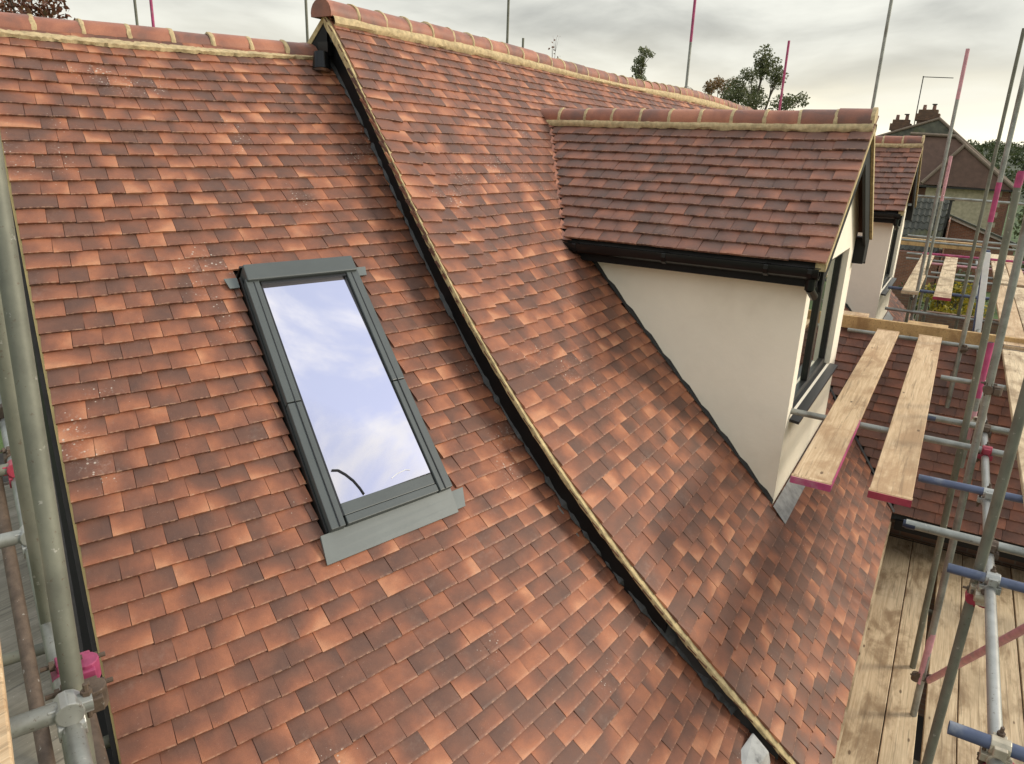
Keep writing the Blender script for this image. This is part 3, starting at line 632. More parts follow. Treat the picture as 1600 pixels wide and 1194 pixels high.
# gable wall
m = MB(); gp = [vpt(r, .10)-Z_*.1 for r in range(0, 60, 3)]
m.strip(gp, [A([p[0], p[1], GZ]) for p in gp]); rw = [vpt(0, .10)-Z_*.1, MR(4.55, 40)-Z_*.1]; m.strip([rw[1], rw[0]], [A([p[0], p[1], GZ]) for p in (rw[1], rw[0])]); m.build('gable_wall', 'black_board_and_shade', main)
m = MB(); secs = []
for r in (0, 16):
    a = MR(4.46, r); secs.append([a-Z_*.07, a-Z_*.26, a-Z_*.26+X_*.025, a-Z_*.07+X_*.025])
m.sweep(secs); m.build('rear_bargeboard', 'black_board_and_shade', main)
m = MB(); secs = []
for r in (0, 16):
    a = MR(4.455, r); secs.append([a-Z_*.02, a-Z_*.07, a-Z_*.07+X_*.06, a-Z_*.02+X_*.06])
m.sweep(secs); m.build('rear_verge_mortar', 'cream_mortar', main)
m = MB(); m.box((Xv(.1)+.3, .22, GZ), (XE, .30, -3.62)); m.build('front_wall', 'red_brick', main)
m = MB(); m.box((Xv(0)+.02, .03, -3.68), (7.95, .06, -3.585)); m.build('eaves_fascia', 'worn_board', main)
# main ridge
rb = A([4.40, RY, RZ0-.035])
ridge_run(mroof, rb, X_, Z_, .315, 40, sag=lambda s: .022*math.sin(s*.9)-.012*math.sin(s*.37+1))
tp, bt, ou = [], [], []
for i in range(160):
    x = 4.42+(XE-4.42)*i/159; tp.append(A([x, RY-.100, RZ0-.045+.022*math.sin((x-4.4)*.9)-.012*math.sin((x-4.4)*.37+1)])); bt.append(MS(x, 1.68, .008)); ou.append(A([0, -SN, CS]))
mortar_bed(mroof, tp, bt, ou)
m = MB(); m.add(*[[(XE-.02, RY+.11*math.cos(t), RZ0-.035+.11*math.sin(t)) for t in np.linspace(-.2, math.pi+.2, 14)], [tuple(range(14))]]); m.build('ridge_end_mortar', 'mortar', main)
m = MB(); m.prism([(4.405, RY+.095*math.cos(t), RZ0-.035+.095*math.sin(t)) for t in np.linspace(-.3, math.pi+.3, 14)], (.03, 0, 0)); m.build('ridge_end_mortar', 'ridge_clay', main)
m = MB(); m.strip([A([XE, .1, MZ(.1)-.1]), A([XE, RY, RZ0-.08])], [A([XE, .1, GZ]), A([XE, RY, GZ])]); m.strip([A([XE, RY, RZ0-.08]), A([XE, 8.6, MZ(.1)-.1])], [A([XE, RY, GZ]), A([XE, 8.6, GZ])]); m.build('end_wall', 'cheek_render', main)
m = MB(); P0 = A([3.53, .36, -3.13]); m.hexa([P0+A(v) for v in ((-.32, .06, -.20), (.16, -.02, -.22), (.18, .10, -.14), (-.26, .16, -.14), (-.28, .07, -.045), (.10, .0, -.075), (.14, .11, -.02), (-.20, .17, -.035))]); m.build('plaster_patch', 'plaster_lump', main, bevel=.012)
# ------------------------------------------------------------------ dormers
def dormer(dx, label, singles):
    ux = 6.9+dx; xe = 5.45+dx; HW = 1.45; zr, ze = .30, -.685; yv, yw = .745, .865; x0, x1 = 5.65+dx, 8.15+dx
    sl = math.hypot(HW, zr-ze); sa, ca = (zr-ze)/sl, HW/sl
    wt = .075; yb = lambda z: 4.321+(z-.865)/1.0155
    m = MB(); zt = -.86
    for xa in (x0, x1-wt):          # cheeks
        m.prism([(xa, yw+.002, MZ(yw)-.08), (xa, yb(zt), zt), (xa, yw+.002, zt)], (wt, 0, 0))
    wx0, wx1, wz0, wz1 = 5.83+dx, 7.72+dx, -1.96, -.80
    def pane_box(a, b, c, d): m.box((a, yw, c), (b, yw+.14, d))
    pane_box(x0+.001, wx0, MZ(yw)-.05, zt); pane_box(wx1, x1-.001, MZ(yw)-.05, zt); pane_box(wx0, wx1, MZ(yw)-.05, wz0)
    zg = lambda x: zr-abs(x-ux)*(zr-ze)/HW-.09
    m.prism([(x0+.001, yw, zt), (wx0, yw, zt), (wx0, yw, wz1), (wx1, yw, wz1), (wx1, yw, zt), (x1-.001, yw, zt), (x1-.001, yw, zg(x1)), (ux, yw, zg(ux)), (x0+.001, yw, zg(x0))], (0, .14, 0))
    d = m.build('dormer', 'front_render', main); tag(d, label)
    # roof
    m = MB()
    m.add([(xe+.03, yv+.03, ze-.05), (ux, yv+.03, zr-.05), (ux, yb(zr)+.1, zr-.05), (xe+.03, yb(ze)+.1, ze-.05)], [(0, 3, 2, 1)]); m.build('roof_deck', 'underlay', d)
    m = MB(); m.add([(ux+HW, yv+.0, ze-.02), (ux, yv+.0, zr-.02), (ux, yb(zr)+.1, zr-.02), (ux+HW, yb(ze)+.1, ze-.02)], [(0, 1, 2, 3)]); m.build('far_slope', 'brown_roof', d)
    G = sl/13; ts = []
    for j in range(1, 14):
        s_ = j*G; cx = ux-s_*ca; cz = zr-s_*sa
        ye = yb(cz)+.02; W_ = .165; y = yv
        f_ = 1.5*W_ if j % 2 else W_
        seg = [(y, y+f_)]; y += f_
        while y < ye-.04: seg.append((y, min(y+W_, ye))); y += W_
        kick = .018
        for a, b in seg:
            yc = (a+b)/2; k = kick*max(0, 1-(yc-yv)/.5)**2
            ts.append((A([cx, yc, cz+k]), -Y_, A([ca, 0, sa]), A([-sa, 0, ca]), b-a))
    lay(ts, d, 'dormer_tile', 'dormer_tiles', G, .165, 'brown_clay_tile', 'brown_clay_tiles', singles)
    # ridge
    ln = yb(zr)+.06-yv
    ridge_run(d, A([ux, yv+.01, zr-.02]), Y_, Z_, .285, int(round(ln/.285)), r=.102, wob=.003, sag=lambda s: .016*max(0, 1-s/.8)**2)
    for sg in (-1, 1):
        tp, bt, ou = [], [], []
        for i in range(70):
            y = yv+ln*i/69; k = .016*max(0, 1-(y-yv)/.8)**2; tp.append(A([ux+sg*.098, y, zr-.030+k])); bt.append(A([ux+sg*.117, y, zr-.117*(zr-ze)/HW+.0+k*.4])); ou.append(A([sg*sa, 0, ca]))
        if sg > 0: tp.reverse(); bt.reverse()
        mortar_bed(d, tp, bt, ou)
    m = MB(); m.prism([(ux+.102*math.cos(t), yv+.004, zr-.02+.03+.102*math.sin(t)) for t in np.linspace(-.25, math.pi+.25, 14)], (0, .03, 0)); m.build('ridge_end_mortar', 'mortar', d)
    # verge strips and bargeboards on the gable
    for sg in (-1, 1):
        m = MB(); secs = []
        for i in range(15):
            f = i/14*(.975 if sg < 0 else 1); x = ux+sg*HW*f; z = zr-(zr-ze)*f+.012+random.gauss(0, .002); secs.append([A([x, yv-.002, z-.044]), A([x, yv-.002, z-.10]), A([x, yv+.07, z-.10]), A([x, yv+.07, z-.044])])
        m.sweep(secs); m.build('verge_mortar', 'cream_mortar', d)
        m = MB(); secs = []
        for f in (0, .9 if sg < 0 else 1.0):
            x = ux+sg*HW*f; z = zr-(zr-ze)*f; secs.append([A([x, yv+.022, z-.08]), A([x, yv+.022, z-.33]), A([x, yv+.048, z-.33]), A([x, yv+.048, z-.08])])
        m.sweep(secs); m.build('bargeboard', 'black_board_and_shade', d, bevel=.004)
    m = MB(); m.box((ux+HW-.30, yv+.02, ze-.30), (ux+HW-.02, yw+.02, ze-.055)); m.build('eaves_box', 'black_board_and_shade', d, bevel=.006)
    m = MB(); m.box((ux+HW+.0, yv+.03, ze-.19), (ux+HW+.10, yv+.2, ze-.06)); m.build('gutter_end', 'black_plastic', d, bevel=.015)
    # gutter, fascia and brackets of the near eave
    ya, yb_ = yv+.05, yb(ze)-.03
    m = MB(); m.box((xe+.055, ya, ze-.188), (x0-.002, yb_, ze-.055)); m.build('fascia', 'black_board_and_shade', d)
    m = MB(); prof = [(-.045, -.045), (-.047, -.075), (-.040, -.105), (-.010, -.125), (.030, -.125), (.050, -.105), (.053, -.050), (.047, -.050), (.044, -.100), (.026, -.117), (-.008, -.117), (-.034, -.100), (-.041, -.073), (-.039, -.045)]
    m.prism([(xe+a, ya-.02, ze+b) for a, b in prof], (0, yb_-ya+.06, 0)); m.build('gutter', 'black_plastic', d, smooth=True)
    for y in (ya+.02, ya+.32, (ya+yb_)/2+.1, yb_-.12):
        m = MB(); m.prism([(xe+a*1.12, y, ze+b*1.03-.002) for a, b in prof[:7]]+[(xe+.06, y, ze-.045)], (0, .035, 0)); m.build('gutter_bracket', 'black_plastic', d, bevel=.003)
    m = MB(); m.tube((xe+.005, ya+.03, ze-.12), (xe+.005, ya+.03, ze-.20), .034, 12); m.tube((xe+.005, ya+.03, ze-.19), (xe+.12, ya+.01, ze-.26), .03, 12); m.build('downpipe', 'black_plastic', d, smooth=True)
    m = MB(); m.tube((xe+.02, yb_-.05, ze-.10), (xe+.02, yb_-.05, ze-.27), .03, 12); m.build('outlet', 'black_plastic', d, smooth=True)
    m = MB(); m.add([(xe-.02, yb_+.02, ze-.03), (xe+.05, yb_+.10, ze-.02), (xe+.06, yb_+.02, ze-.09), (xe-.01, yb_-.05, ze-.10)], [(0, 1, 2, 3)]); m.build('lead_saddle', 'lead', d)
    # window
    yg = yw+.085
    fr = .06
    for a, b, c, e in ((wx0, wx0+fr, wz0, wz1), (wx1-fr, wx1, wz0, wz1), (wx0+fr, wx1-fr, wz0, wz0+fr), (wx0+fr, wx1-fr, wz1-fr, wz1), ((wx0+wx1)/2-.05, (wx0+wx1)/2+.05, wz0+fr, wz1-fr)):
        m = MB(); m.box((a, yg-.035, c), (b, yg+.03, e)); m.build('window_frame', 'dark_frame', d, bevel=.005)
    for a, b in ((wx0+fr, (wx0+wx1)/2-.05), ((wx0+wx1)/2+.05, wx1-fr)):
        m = MB(); m.box((a, yg-.006, wz0+fr), (b, yg+.006, wz1-fr)); m.build('window_pane', 'window_glass', d)
    m = MB(); m.hexa([(wx0-.05, yw-.075, wz0-.035), (wx1+.05, yw-.075, wz0-.035), (wx1+.05, yg-.03, wz0-.02), (wx0-.05, yg-.03, wz0-.02), (wx0-.05, yw-.075, wz0-.012), (wx1+.05, yw-.075, wz0-.012), (wx1+.05, yg-.03, wz0+.004), (wx0-.05, yg-.03, wz0+.004)]); m.build('window_sill', 'dark_frame', d, bevel=.003)
    # lead at the foot of the wall and up the cheek
    n_ = A([0, -SN, CS])
    m = MB(); c = [MS(x0-.06, (RY-yw)/(.1*CS)+.1, .012), MS(x1+.05, (RY-yw)/(.1*CS)+.1, .012), MS(x1+.05, (RY-yw)/(.1*CS)+1.75, .004), MS(x0-.06, (RY-yw)/(.1*CS)+1.75, .004)]
    m.prism([p-n_*.002 for p in c], n_*.004); m.build('apron_lead', 'lead', d)
    m = MB(); a_, b_ = [], []
    for i in range(30):
        y = yw+(yb(zt)-yw)*i/29; a_.append(A([x0-.004, y, MZ(y)+.03+.012*math.sin(i*2.1)])); b_.append(A([x0-.03, y, MZ(y)+.003]))
    m.strip(b_, a_); m.build('cheek_lead', 'underlay', d)
    # mitred cuts of tile in the valley
    for i in range(13):
        z = zr-(i+.6)*(zr-ze)/13; x = ux-(zr-z)*HW/(zr-ze); y = yb(z)
        m = MB(); m.add([(x+.0, y-.005, z+.012), (x-.085, y-.03, z-.055), (x-.02, y-.11, z-.062)], [(0, 1, 2)]); m.build('valley_tile', 'ridge_clay', d)
    return d
dormer(0.0, 'nearer gabled dormer with cream render, black gutter and brown tiles', 260)
dormer(6.85, 'farther gabled dormer, half hidden behind the nearer one', 0)
# ------------------------------------------------------------------ cross wing on the right
cw = thing('cross_wing', 'low cross wing with brown clay roof behind the scaffold boards', 'house', (9.7, -1.2, GZ))
m = MB(); m.strip([A([WX0+.02, -3.2, WZ0-.06]), A([WX0+.02, .2, WZ0-.06])], [A([CXR, -3.2, WZ0+CXR-WX0-.06]), A([CXR, 1.6, WZ0+CXR-WX0-.06])]); croof = m.build('roof_slope', 'underlay', cw)
m = MB(); m.strip([A([CXR, -3.2, WZ0+CXR-WX0-.02]), A([CXR, 1.8, WZ0+CXR-WX0-.02])], [A([10.8, -3.2, -3.5]), A([10.8, .2, -3.5])]); m.build('far_slope', 'brown_roof', cw)
tc_ = []; GC = .115; sq = math.sqrt(.5)
nrow = int((CXR-WX0)/sq/GC)
for j in range(0, nrow+1):
    s_ = (nrow-j)*GC+.02; cx = WX0+s_*sq; cz = WZ0+s_*sq
    yv_ = .04+(cx-WX0)/1.0155-.01; y = yv_; W_ = .195; st = yv_-W_*(.5 if j % 2 else 1.0)
    seg = [(st, yv_)]; y = st
    while y > -2.6: seg.append((y-W_, y)); y -= W_
    for a, b in seg: tc_.append((A([cx, (a+b)/2, cz]), -Y_, A([sq, 0, sq]), A([-sq, 0, sq]), b-a))
lay(tc_, croof, 'roof_tile', 'roof_tiles', GC, .195, 'brown_clay_tile', 'brown_clay_tiles', 300)
m = MB(); m.box((WX0+.85, -3.1, GZ), (10.6, .2, -3.62)); m.build('wall', 'brown_brick', cw)
m = MB(); m.box((WX0-.005, -3.2, -3.68), (WX0+.04, .0, -3.57)); m.build('eaves_fascia', 'black_board_and_shade', cw)
m = MB(); a_, b_ = [], []
for i in range(20):
    y = .03+1.0*i/19; x = WX0+(y-.04)*1.0155; a_.append(A([x-.025, y, MZ(y)+.008])); b_.append(A([x+.02, y-.01, MZ(y)+.012]))
m.strip(a_, b_); m.build('valley_lead', 'dark_lead', cw)
# lamp under the gable apex
lamp = thing('security_lamp', 'small black lamp under the apex of the taller gable', 'lamp', (4.44, 4.38, .55))
m = MB(); m.box((4.40, 4.33, .60), (4.56, 4.43, .70)); m.build('bracket', 'black_plastic', lamp)
m = MB(); m.tube((4.38, 4.38, .62), (4.36, 4.36, .50), .055, 16, .07); m.build('housing', 'black_plastic', lamp, smooth=True)
m = MB(); m.tube((4.36, 4.36, .50), (4.358, 4.358, .485), .066, 16, .05); m.build('lens', 'window_glass', lamp, smooth=True)
# ------------------------------------------------------------------ scaffolds
RT = .0242
def tube(parent, name, a, b, mat, r=RT):
    return MB().tube(a, b, r, 16, hollow=True).build(name, mat, parent, smooth=True)
def coupler(parent, P, ax, ay, mat='coupler_steel', bolt=True):
    """two clamps back to back: one round the tube along ax, one round the tube along ay"""
    P = A(P, float); ax = A(ax, float); ay = A(ay, float); off = np.cross(ax, ay); off /= np.linalg.norm(off)
    m = MB(); c1, c2 = P-off*.025, P+off*.025
    m.tube(c1-ax*.03, c1+ax*.03, .032, 12); m.tube(c2-ay*.03, c2+ay*.03, .032, 12)
    m.obox(c1+ay*.036, ax*.022, ay*.014, off*.016); m.obox(c2+ax*.036, ay*.022, ax*.014, off*.016); m.obox(c1-ay*.034, ax*.02, ay*.01, off*.018); m.obox(c2-ax*.034, ay*.02, ax*.01, off*.018)
    o = m.build('coupler', mat, parent, bevel=.003)
    if bolt:
        b = MB(); q1 = c1+ay*.04; b.tube(q1-off*.05, q1+off*.045, .0065, 8); b.tube(q1-off*.03, q1-off*.018, .013, 6); q2 = c2+ax*.04; b.tube(q2-off*.045, q2+off*.05, .0065, 8); b.tube(q2+off*.02, q2+off*.032, .013, 6)
        b.build('bolt', 'rusty_steel', o)
    return o
TZ = -1.90
sf = thing('scaffold', 'front scaffold of steel tubes along the eaves and dormers', 'scaffold', (6.5, -.6, GZ))
BT = -4.1
# standards: (x, y, z0, z1, material)
for x, y, z0, z1, mt in ((3.93, -.40, GZ, .70, 'old_steel'), (9.0, -.25, GZ, 2.3, 'steel'), (13.0, -.23, GZ, 1.80, 'old_steel'), (12.45, .37, GZ, 1.49, 'steel'), (14.47, .35, GZ, .10, 'steel'), (13.09, 1.5, GZ+3, 3.6, 'steel')):
    tube(sf, 'standard', (x, y, z0), (x, y, z1), mt)
tube(sf, 'standard', (5.65, -.408, BT), (5.65, -.345, -.05), 'steel'); tube(sf, 'standard', (6.28, -.365, BT), (6.28, -.285, -.03), 'old_steel')
for x, y, z0, z1, mt in ((6.28, -.286, -.14, -.029, 'pink_paint'), (9.0, -.25, -.55, -.16, 'pink_paint'), (14.47, .35, -.6, .12, 'pale_pink_paint'), (12.45, .37, .85, 1.495, 'pale_pink_paint'), (5.65, -.398, -3.8, -3.35, 'pale_pink_paint')):
    tube(sf, 'painted_band', (x, y, z0), (x, y, z1), mt, RT*1.03)
tube(sf, 'standard', (6.60, -.37, -2.35), (6.60, -.37, -1.30), 'steel'); tube(sf, 'painted_band', (6.60, -.37, -1.75), (6.60, -.37, -1.299), 'pink_paint', RT*1.03); tube(sf, 'painted_band', (6.60, -.37, -2.1), (6.60, -.37, -1.86), 'pale_pink_paint', RT*1.03)
# transoms under the upper lift (x, y from, y to, z, material)
for x, ya, yb2, dz, mt in ((5.80, .88, -2.0, 0, 'steel'), (6.33, -.064, -2.0, -.0, 'steel'), (7.70, -.11, -2.0, 0, 'steel'), (4.98, -.074, -.66, 0, 'blue_paint'), (4.24, -.053, -2.0, .0, 'steel'), (3.86, -.266, -2.0, 0, 'blue_paint'), (2.62, -.30, -2.0, 0, 'blue_paint'), (9.20, .90, -2.0, 0, 'steel'), (13.0, .80, -2.0, 0, 'blue_paint'), (12.4, .75, -2.0, -.25, 'steel'), (14.7, .42, -2.0, 0, 'steel'), (15.3, .30, -2.0, 0, 'steel'), (16.7, .42, -2.0, 0, 'pale_pink_paint'), (17.3, .84, -2.0, 0, 'steel'), (17.4, .56, -2.0, .12, 'pink_paint'), (18.4, .9, -2.0, .0, 'steel')):
    tube(sf, 'transom', (x, ya, TZ+dz+random.gauss(0, .004)), (x, yb2, TZ+dz+random.gauss(0, .01)), mt)
tube(sf, 'painted_band', (4.24, -.052, TZ), (4.24, -.10, TZ), 'navy_paint', RT*1.04)
tube(sf, 'painted_band', (6.33, -.063, TZ), (6.33, -.12, TZ), 'blue_paint', RT*1.04)
# ledgers
LY = -.455
tube(sf, 'ledger', (1.2, LY, TZ-.052), (7.9, LY, TZ-.052), 'bright_steel'); tube(sf, 'ledger', (7.95, LY+.02, TZ-.052), (19, LY+.02, TZ-.052), 'steel')
tube(sf, 'guard_rail', (16.0, .80, -.60), (16.0, -1.4, -.64), 'steel'); tube(sf, 'ledger', (12.4, .42, TZ-.05), (18.6, .42, TZ-.05), 'steel')
tube(sf, 'guard_rail', (17.4, .9, -1.45), (17.4, -1.6, -1.47), 'steel'); tube(sf, 'guard_rail', (19.2, 1.2, -1.70), (19.2, -1.6, -1.73), 'steel')
tube(sf, 'brace', (5.66, -.45, -3.76), (3.9, -.93, -1.72), 'pale_pink_paint'); 
for x in (12.7, 12.95): tube(sf, 'standard', (x, .45 if x > 12.8 else .22, GZ), (x, .45 if x > 12.8 else .22, -1.95), 'old_steel')
for P, a, b, mt in (((3.87, -.43, -2.0), Y_, Z_, 'coupler_steel'), ((3.86, LY, TZ-.026), Y_, X_, 'bright_steel'), ((2.62, LY, TZ-.026), Y_, X_, 'coupler_steel'), ((4.98, LY, TZ-.026), Y_, X_, 'bright_steel'), ((5.80, LY, TZ-.026), Y_, X_, 'red_paint'), ((6.33, LY, TZ-.026), Y_, X_, 'rusty_steel'), ((7.70, LY, TZ-.026), Y_, X_, 'coupler_steel'), ((4.24, LY, TZ-.026), Y_, X_, 'rusty_steel'), ((5.66, -.388, -3.76), Z_, A([-.60, -.16, .70]), 'rusty_steel'), ((3.93, -.428, -2.06), Z_, X_, 'red_paint'), ((5.65, -.39, -1.43), Z_, X_, 'rusty_steel'), ((6.60, -.395, -1.95), Z_, Y_, 'coupler_steel'), ((9.0, -.28, -1.88), Z_, Y_, 'rusty_steel'), ((2.62, LY-.02, TZ-.1), Z_, X_, 'red_paint')):
    coupler(sf, P, A(a), A(b)/np.linalg.norm(b), mt)
ls = thing('scaffold', 'old scaffold of green grey tubes beside the left roof edge', 'scaffold', (.9, 2.2, GZ))
def lp(base, s): return A(base)+LYH*s
l1a, l1b = A([.725, 1.645, -1.32]), A([.925, 2.03, -.03]); dl = (l1b-l1a)/np.linalg.norm(l1b-l1a)
tube(ls, 'standard', l1a-dl*3.9, l1b+dl*.3, 'old_steel')
tube(ls, 'standard', A([.70, 1.74, -5.2]), A([.905, 2.095, -.35]), 'old_steel')
tube(ls, 'ledger', lp((.92, 2.17, -1.36), -1.5), lp((.92, 2.17, -1.36), 4.2), 'steel')
tube(ls, 'ledger', lp((1.02, 2.24, -1.95), -1.5), lp((1.02, 2.24, -1.95), 4.2), 'rusty_steel')
for s_, z, e0, e1, mt in ((-.62, -1.31, -.42, .05, 'steel'), (.35, -1.31, -.45, .06, 'steel'), (.98, -1.31, -.3, .05, 'old_steel'), (1.75, -1.31, -.3, .1, 'old_steel')):
    b_ = lp((.92, 2.17, z), s_); tube(ls, 'transom', b_+LXH*e0, b_+LXH*e1, mt)
for s_, mt in ((.55, 'old_steel'), (.18, 'old_steel'), (-.2, 'steel'), (-.62, 'pink_paint'), (-.98, 'navy_paint')):
    b_ = lp((1.02, 2.24, -2.2), s_); tube(ls, 'putlog', b_-LXH*.5, b_+LXH*.13, mt)
coupler(ls, lp((.92, 2.17, -1.335), -.62), LXH, LYH, 'bright_steel'); coupler(ls, lp((.92, 2.17, -1.335), .35), LXH, LYH, 'bright_steel'); coupler(ls, lp((.92, 2.17, -1.335), .98), LXH, LYH, 'red_paint')
coupler(ls, lp((.915, 2.15, -1.36), -.40)+LXH*.03, LYH, Z_, 'dull_pink'); coupler(ls, lp((.915, 2.15, -1.36), -.52)+LXH*.03, LYH, Z_, 'rusty_steel'); coupler(ls, lp((.915, 2.15, -1.36), 1.25)+LXH*.02, LYH, Z_, 'rusty_steel')
for s_, z, e0, e1, mt in ((2.3, -1.31, -.35, .15, 'old_steel'), (-.1, -2.02, -.3, .02, 'rusty_steel'), (.75, -2.02, -.3, .02, 'old_steel')):
    b_ = lp((.92, 2.17, z), s_); tube(ls, 'transom', b_+LXH*e0, b_+LXH*e1, mt)
for s_, mt in ((1.75, 'rusty_steel'), (2.3, 'coupler_steel')): coupler(ls, lp((.92, 2.17, -1.335), s_), LXH, LYH, mt)
tube(ls, 'brace', lp((.86, 2.22, -2.6), -1.0), lp((.86, 2.22, -.9), 2.6), 'rusty_steel')
rs_ = thing('scaffold', 'rear scaffold poles rising behind the roof ridges', 'scaffold', (11, 9, GZ))
for P, z1, mt in (((13.85, 4.75), 4.2, 'steel'), ((16.72, 3.68), 2.25, 'pink_paint'), ((13.13, 8.17), 4.5, 'old_steel'), ((8.78, 13.27), 4.2, 'old_steel'), ((8.24, 12.02), 4.2, 'pink_paint'), ((10.33, 10.65), 4.2, 'old_steel'), ((14.2, 8.45), 2.14, 'old_steel'), ((19.3, 8.1), 1.90, 'old_steel')):
    tube(rs_, 'standard', (*P, GZ), (*P, z1), mt)
tube(rs_, 'painted_band', (13.85, 4.75, 1.9), (13.85, 4.75, 4.21), 'pink_paint', RT*1.03); tube(rs_, 'ledger', (8, 11.2, -.9), (14, 8.0, -.9), 'steel')
tube(rs_, 'ledger', (13, 8.3, -.8), (20, 8.05, -.8), 'steel'); tube(rs_, 'ledger', (16.75, 3.70, -1.2), (16.85, 8.2, -1.2), 'steel'); tube(rs_, 'ledger', (13.87, 4.75, -.85), (14.2, 8.4, -.85), 'steel')
# ------------------------------------------------------------------ boards
def board(p0, d, length, width, top, mat, label, ends=None, group=None, side=None, th=.038, bow=.0, iron=True):
    """plank lying flat: p0 is one corner on plan, d its direction, width to the left of d"""
    d = A([d[0], d[1], 0.]); d /= np.linalg.norm(d); w = A([-d[1], d[0], 0]); t = thing('scaffold_board', label, 'board', (p0[0], p0[1], top-th), group)
    m = MB(); secs = []; n = 8; c = .004
    for i in range(n+1):
        f = i/n; P = A([p0[0], p0[1], 0])+d*length*f; zz = bow*math.sin(math.pi*f)
        secs.append([P+Z_*(top-th+zz), P+w*width+Z_*(top-th+zz), P+w*width+Z_*(top-c+zz), P+w*(width-c)+Z_*(top+zz), P+w*c+Z_*(top+zz), P+Z_*(top-c+zz)])
    m.sweep(secs); m.build('plank', mat, t)
    if ends:
        for s_, mt in ends:
            P = A([p0[0], p0[1], 0])+d*(length*s_)-d*(.002 if s_ == 0 else -.002)
            m = MB(); m.obox(P+w*width/2+Z_*(top-th/2), d*.003, w*(width/2+.002), Z_*(th/2+.002)); m.build('painted_end', mt, t)
    if side:
        m = MB(); P = A([p0[0], p0[1], 0]); q_ = P+w*(width if side[0] else 0); ww = w if side[0] else -w
        m.obox(q_+d*length*side[1]/2+ww*.002+Z_*(top-th/2), d*length*side[1]/2, ww*.002, Z_*(th/2+.001)); m.build('painted_edge', side[2], t)
    if iron:
        for s_ in (0, 1):
            P = A([p0[0], p0[1], 0])+d*(length*s_+(.03 if s_ == 0 else -.03)); m = MB(); m.obox(P+w*width/2+Z_*(top-th/2), d*.016, w*(width/2+.003), Z_*(th/2+.0025)); m.build('end_band', 'rusty_steel' if not ends else mat, t)
    return t
bz = TZ+RT+.040
board((4.36, .365), X_, 4.85, .225, bz, 'fresh_board', 'pale scaffold board with pink painted end and edge, just in front of the dormer window', [(0, 'pink_paint')], side=(False, .28, 'pink_paint'))
board((4.42, -.06), X_, 4.80, .225, bz, 'fresh_board', 'pale scaffold board with chipped red end, second from the dormer window', [(0, 'red_paint')])
board((12.3, .35), X_, 5.6, .225, bz+.0, 'worn_board', 'far scaffold board lying beside the farther dormer window')
board((12.1, -.08), X_, 5.6, .225, bz+.0, 'worn_board', 'far scaffold board with red end, second from the farther dormer', [(0, 'red_paint')])
t = thing('timber', 'long planed timber on edge across the ridge of the low cross wing', 'timber', (9.5, -.2, -1.93)); MB().box((9.49, -2.2, -1.935), (9.55, 1.02, -1.785)).build('beam', 'planed_timber', t, bevel=.005)
tag(MB().box((19.9, -.6, -1.88), (20.06, 1.25, -1.72)).build('timber', 'planed_timber', bevel=.005), 'pale timber lying across the scaffold beyond the farther dormer', 'timber')
tag(MB().box((9.6, -.1, -1.84), (9.8, .32, -1.80)).build('timber', 'planed_timber', bevel=.004), 'short timber offcut behind the long planed timber', 'timber')
tag(MB().box((9.56, .75, -1.825), (9.80, 1.12, -1.785)).build('timber', 'fresh_board', bevel=.004), 'short pale offcut at the foot of the farther dormer cheek', 'timber')
nm_ = ['inner', 'second', 'third']
for i, (ya, x0, ln) in enumerate(((-.622, 4.2, 4.9), (-.852, 4.0, 5.1), (-1.082, 4.4, 4.7), (-.64, 9.25, 4.9), (-.875, 9.2, 4.9), (-1.11, 9.3, 4.9), (-.66, 14.3, 4.8), (-.9, 14.3, 4.8))):
    board((x0, ya-.225), X_, ln, .225, bz+.001*i, 'fresh_board' if i % 2 else 'worn_board', ['innermost board of the near upper platform at the right edge', 'second board of the near upper platform at the right edge', 'third board of the near upper platform at the right edge', 'innermost board of the middle upper platform, right of the ladder', 'second board of the middle upper platform, right of the ladder', 'third board of the middle upper platform, right of the ladder', 'innermost board of the farthest upper platform', 'second board of the farthest upper platform'][i], group='boards of the upper platform')
ys_ = (-.215, -.438, -.702, -.926, -1.150, -1.376, -1.6)
lab = ['lower platform board right against the tiled eaves', 'lower platform board second from the eaves, left of the dark gap', 'lower platform board just right of the dark gap', 'lower platform board second right of the dark gap', 'lower platform board third right of the dark gap', 'lower platform board under the blue rope coil', 'lower platform board at the far right corner']
for i, y in enumerate(ys_):
    board((3.0+.1*(i % 3), y), X_, 5.75-.1*(i % 3), .215 if i else .34, BT+random.gauss(0, .003), 'worn_board', lab[i], group='boards of the lower platform')
tag(MB().box((3.55, -.475, BT+.006), (4.75, -.44, BT+.03)).build('timber', 'planed_timber', bevel=.003), 'thin pale batten along the dark gap in the lower platform', 'timber')
for x in (3.4, 5.2, 7.4): tube(sf, 'putlog', (x, .2, BT-.066), (x, -1.9, BT-.066), 'old_steel')
tube(sf, 'ledger', (2.4, -.56, BT-.116), (8, -.56, BT-.116), 'old_steel')
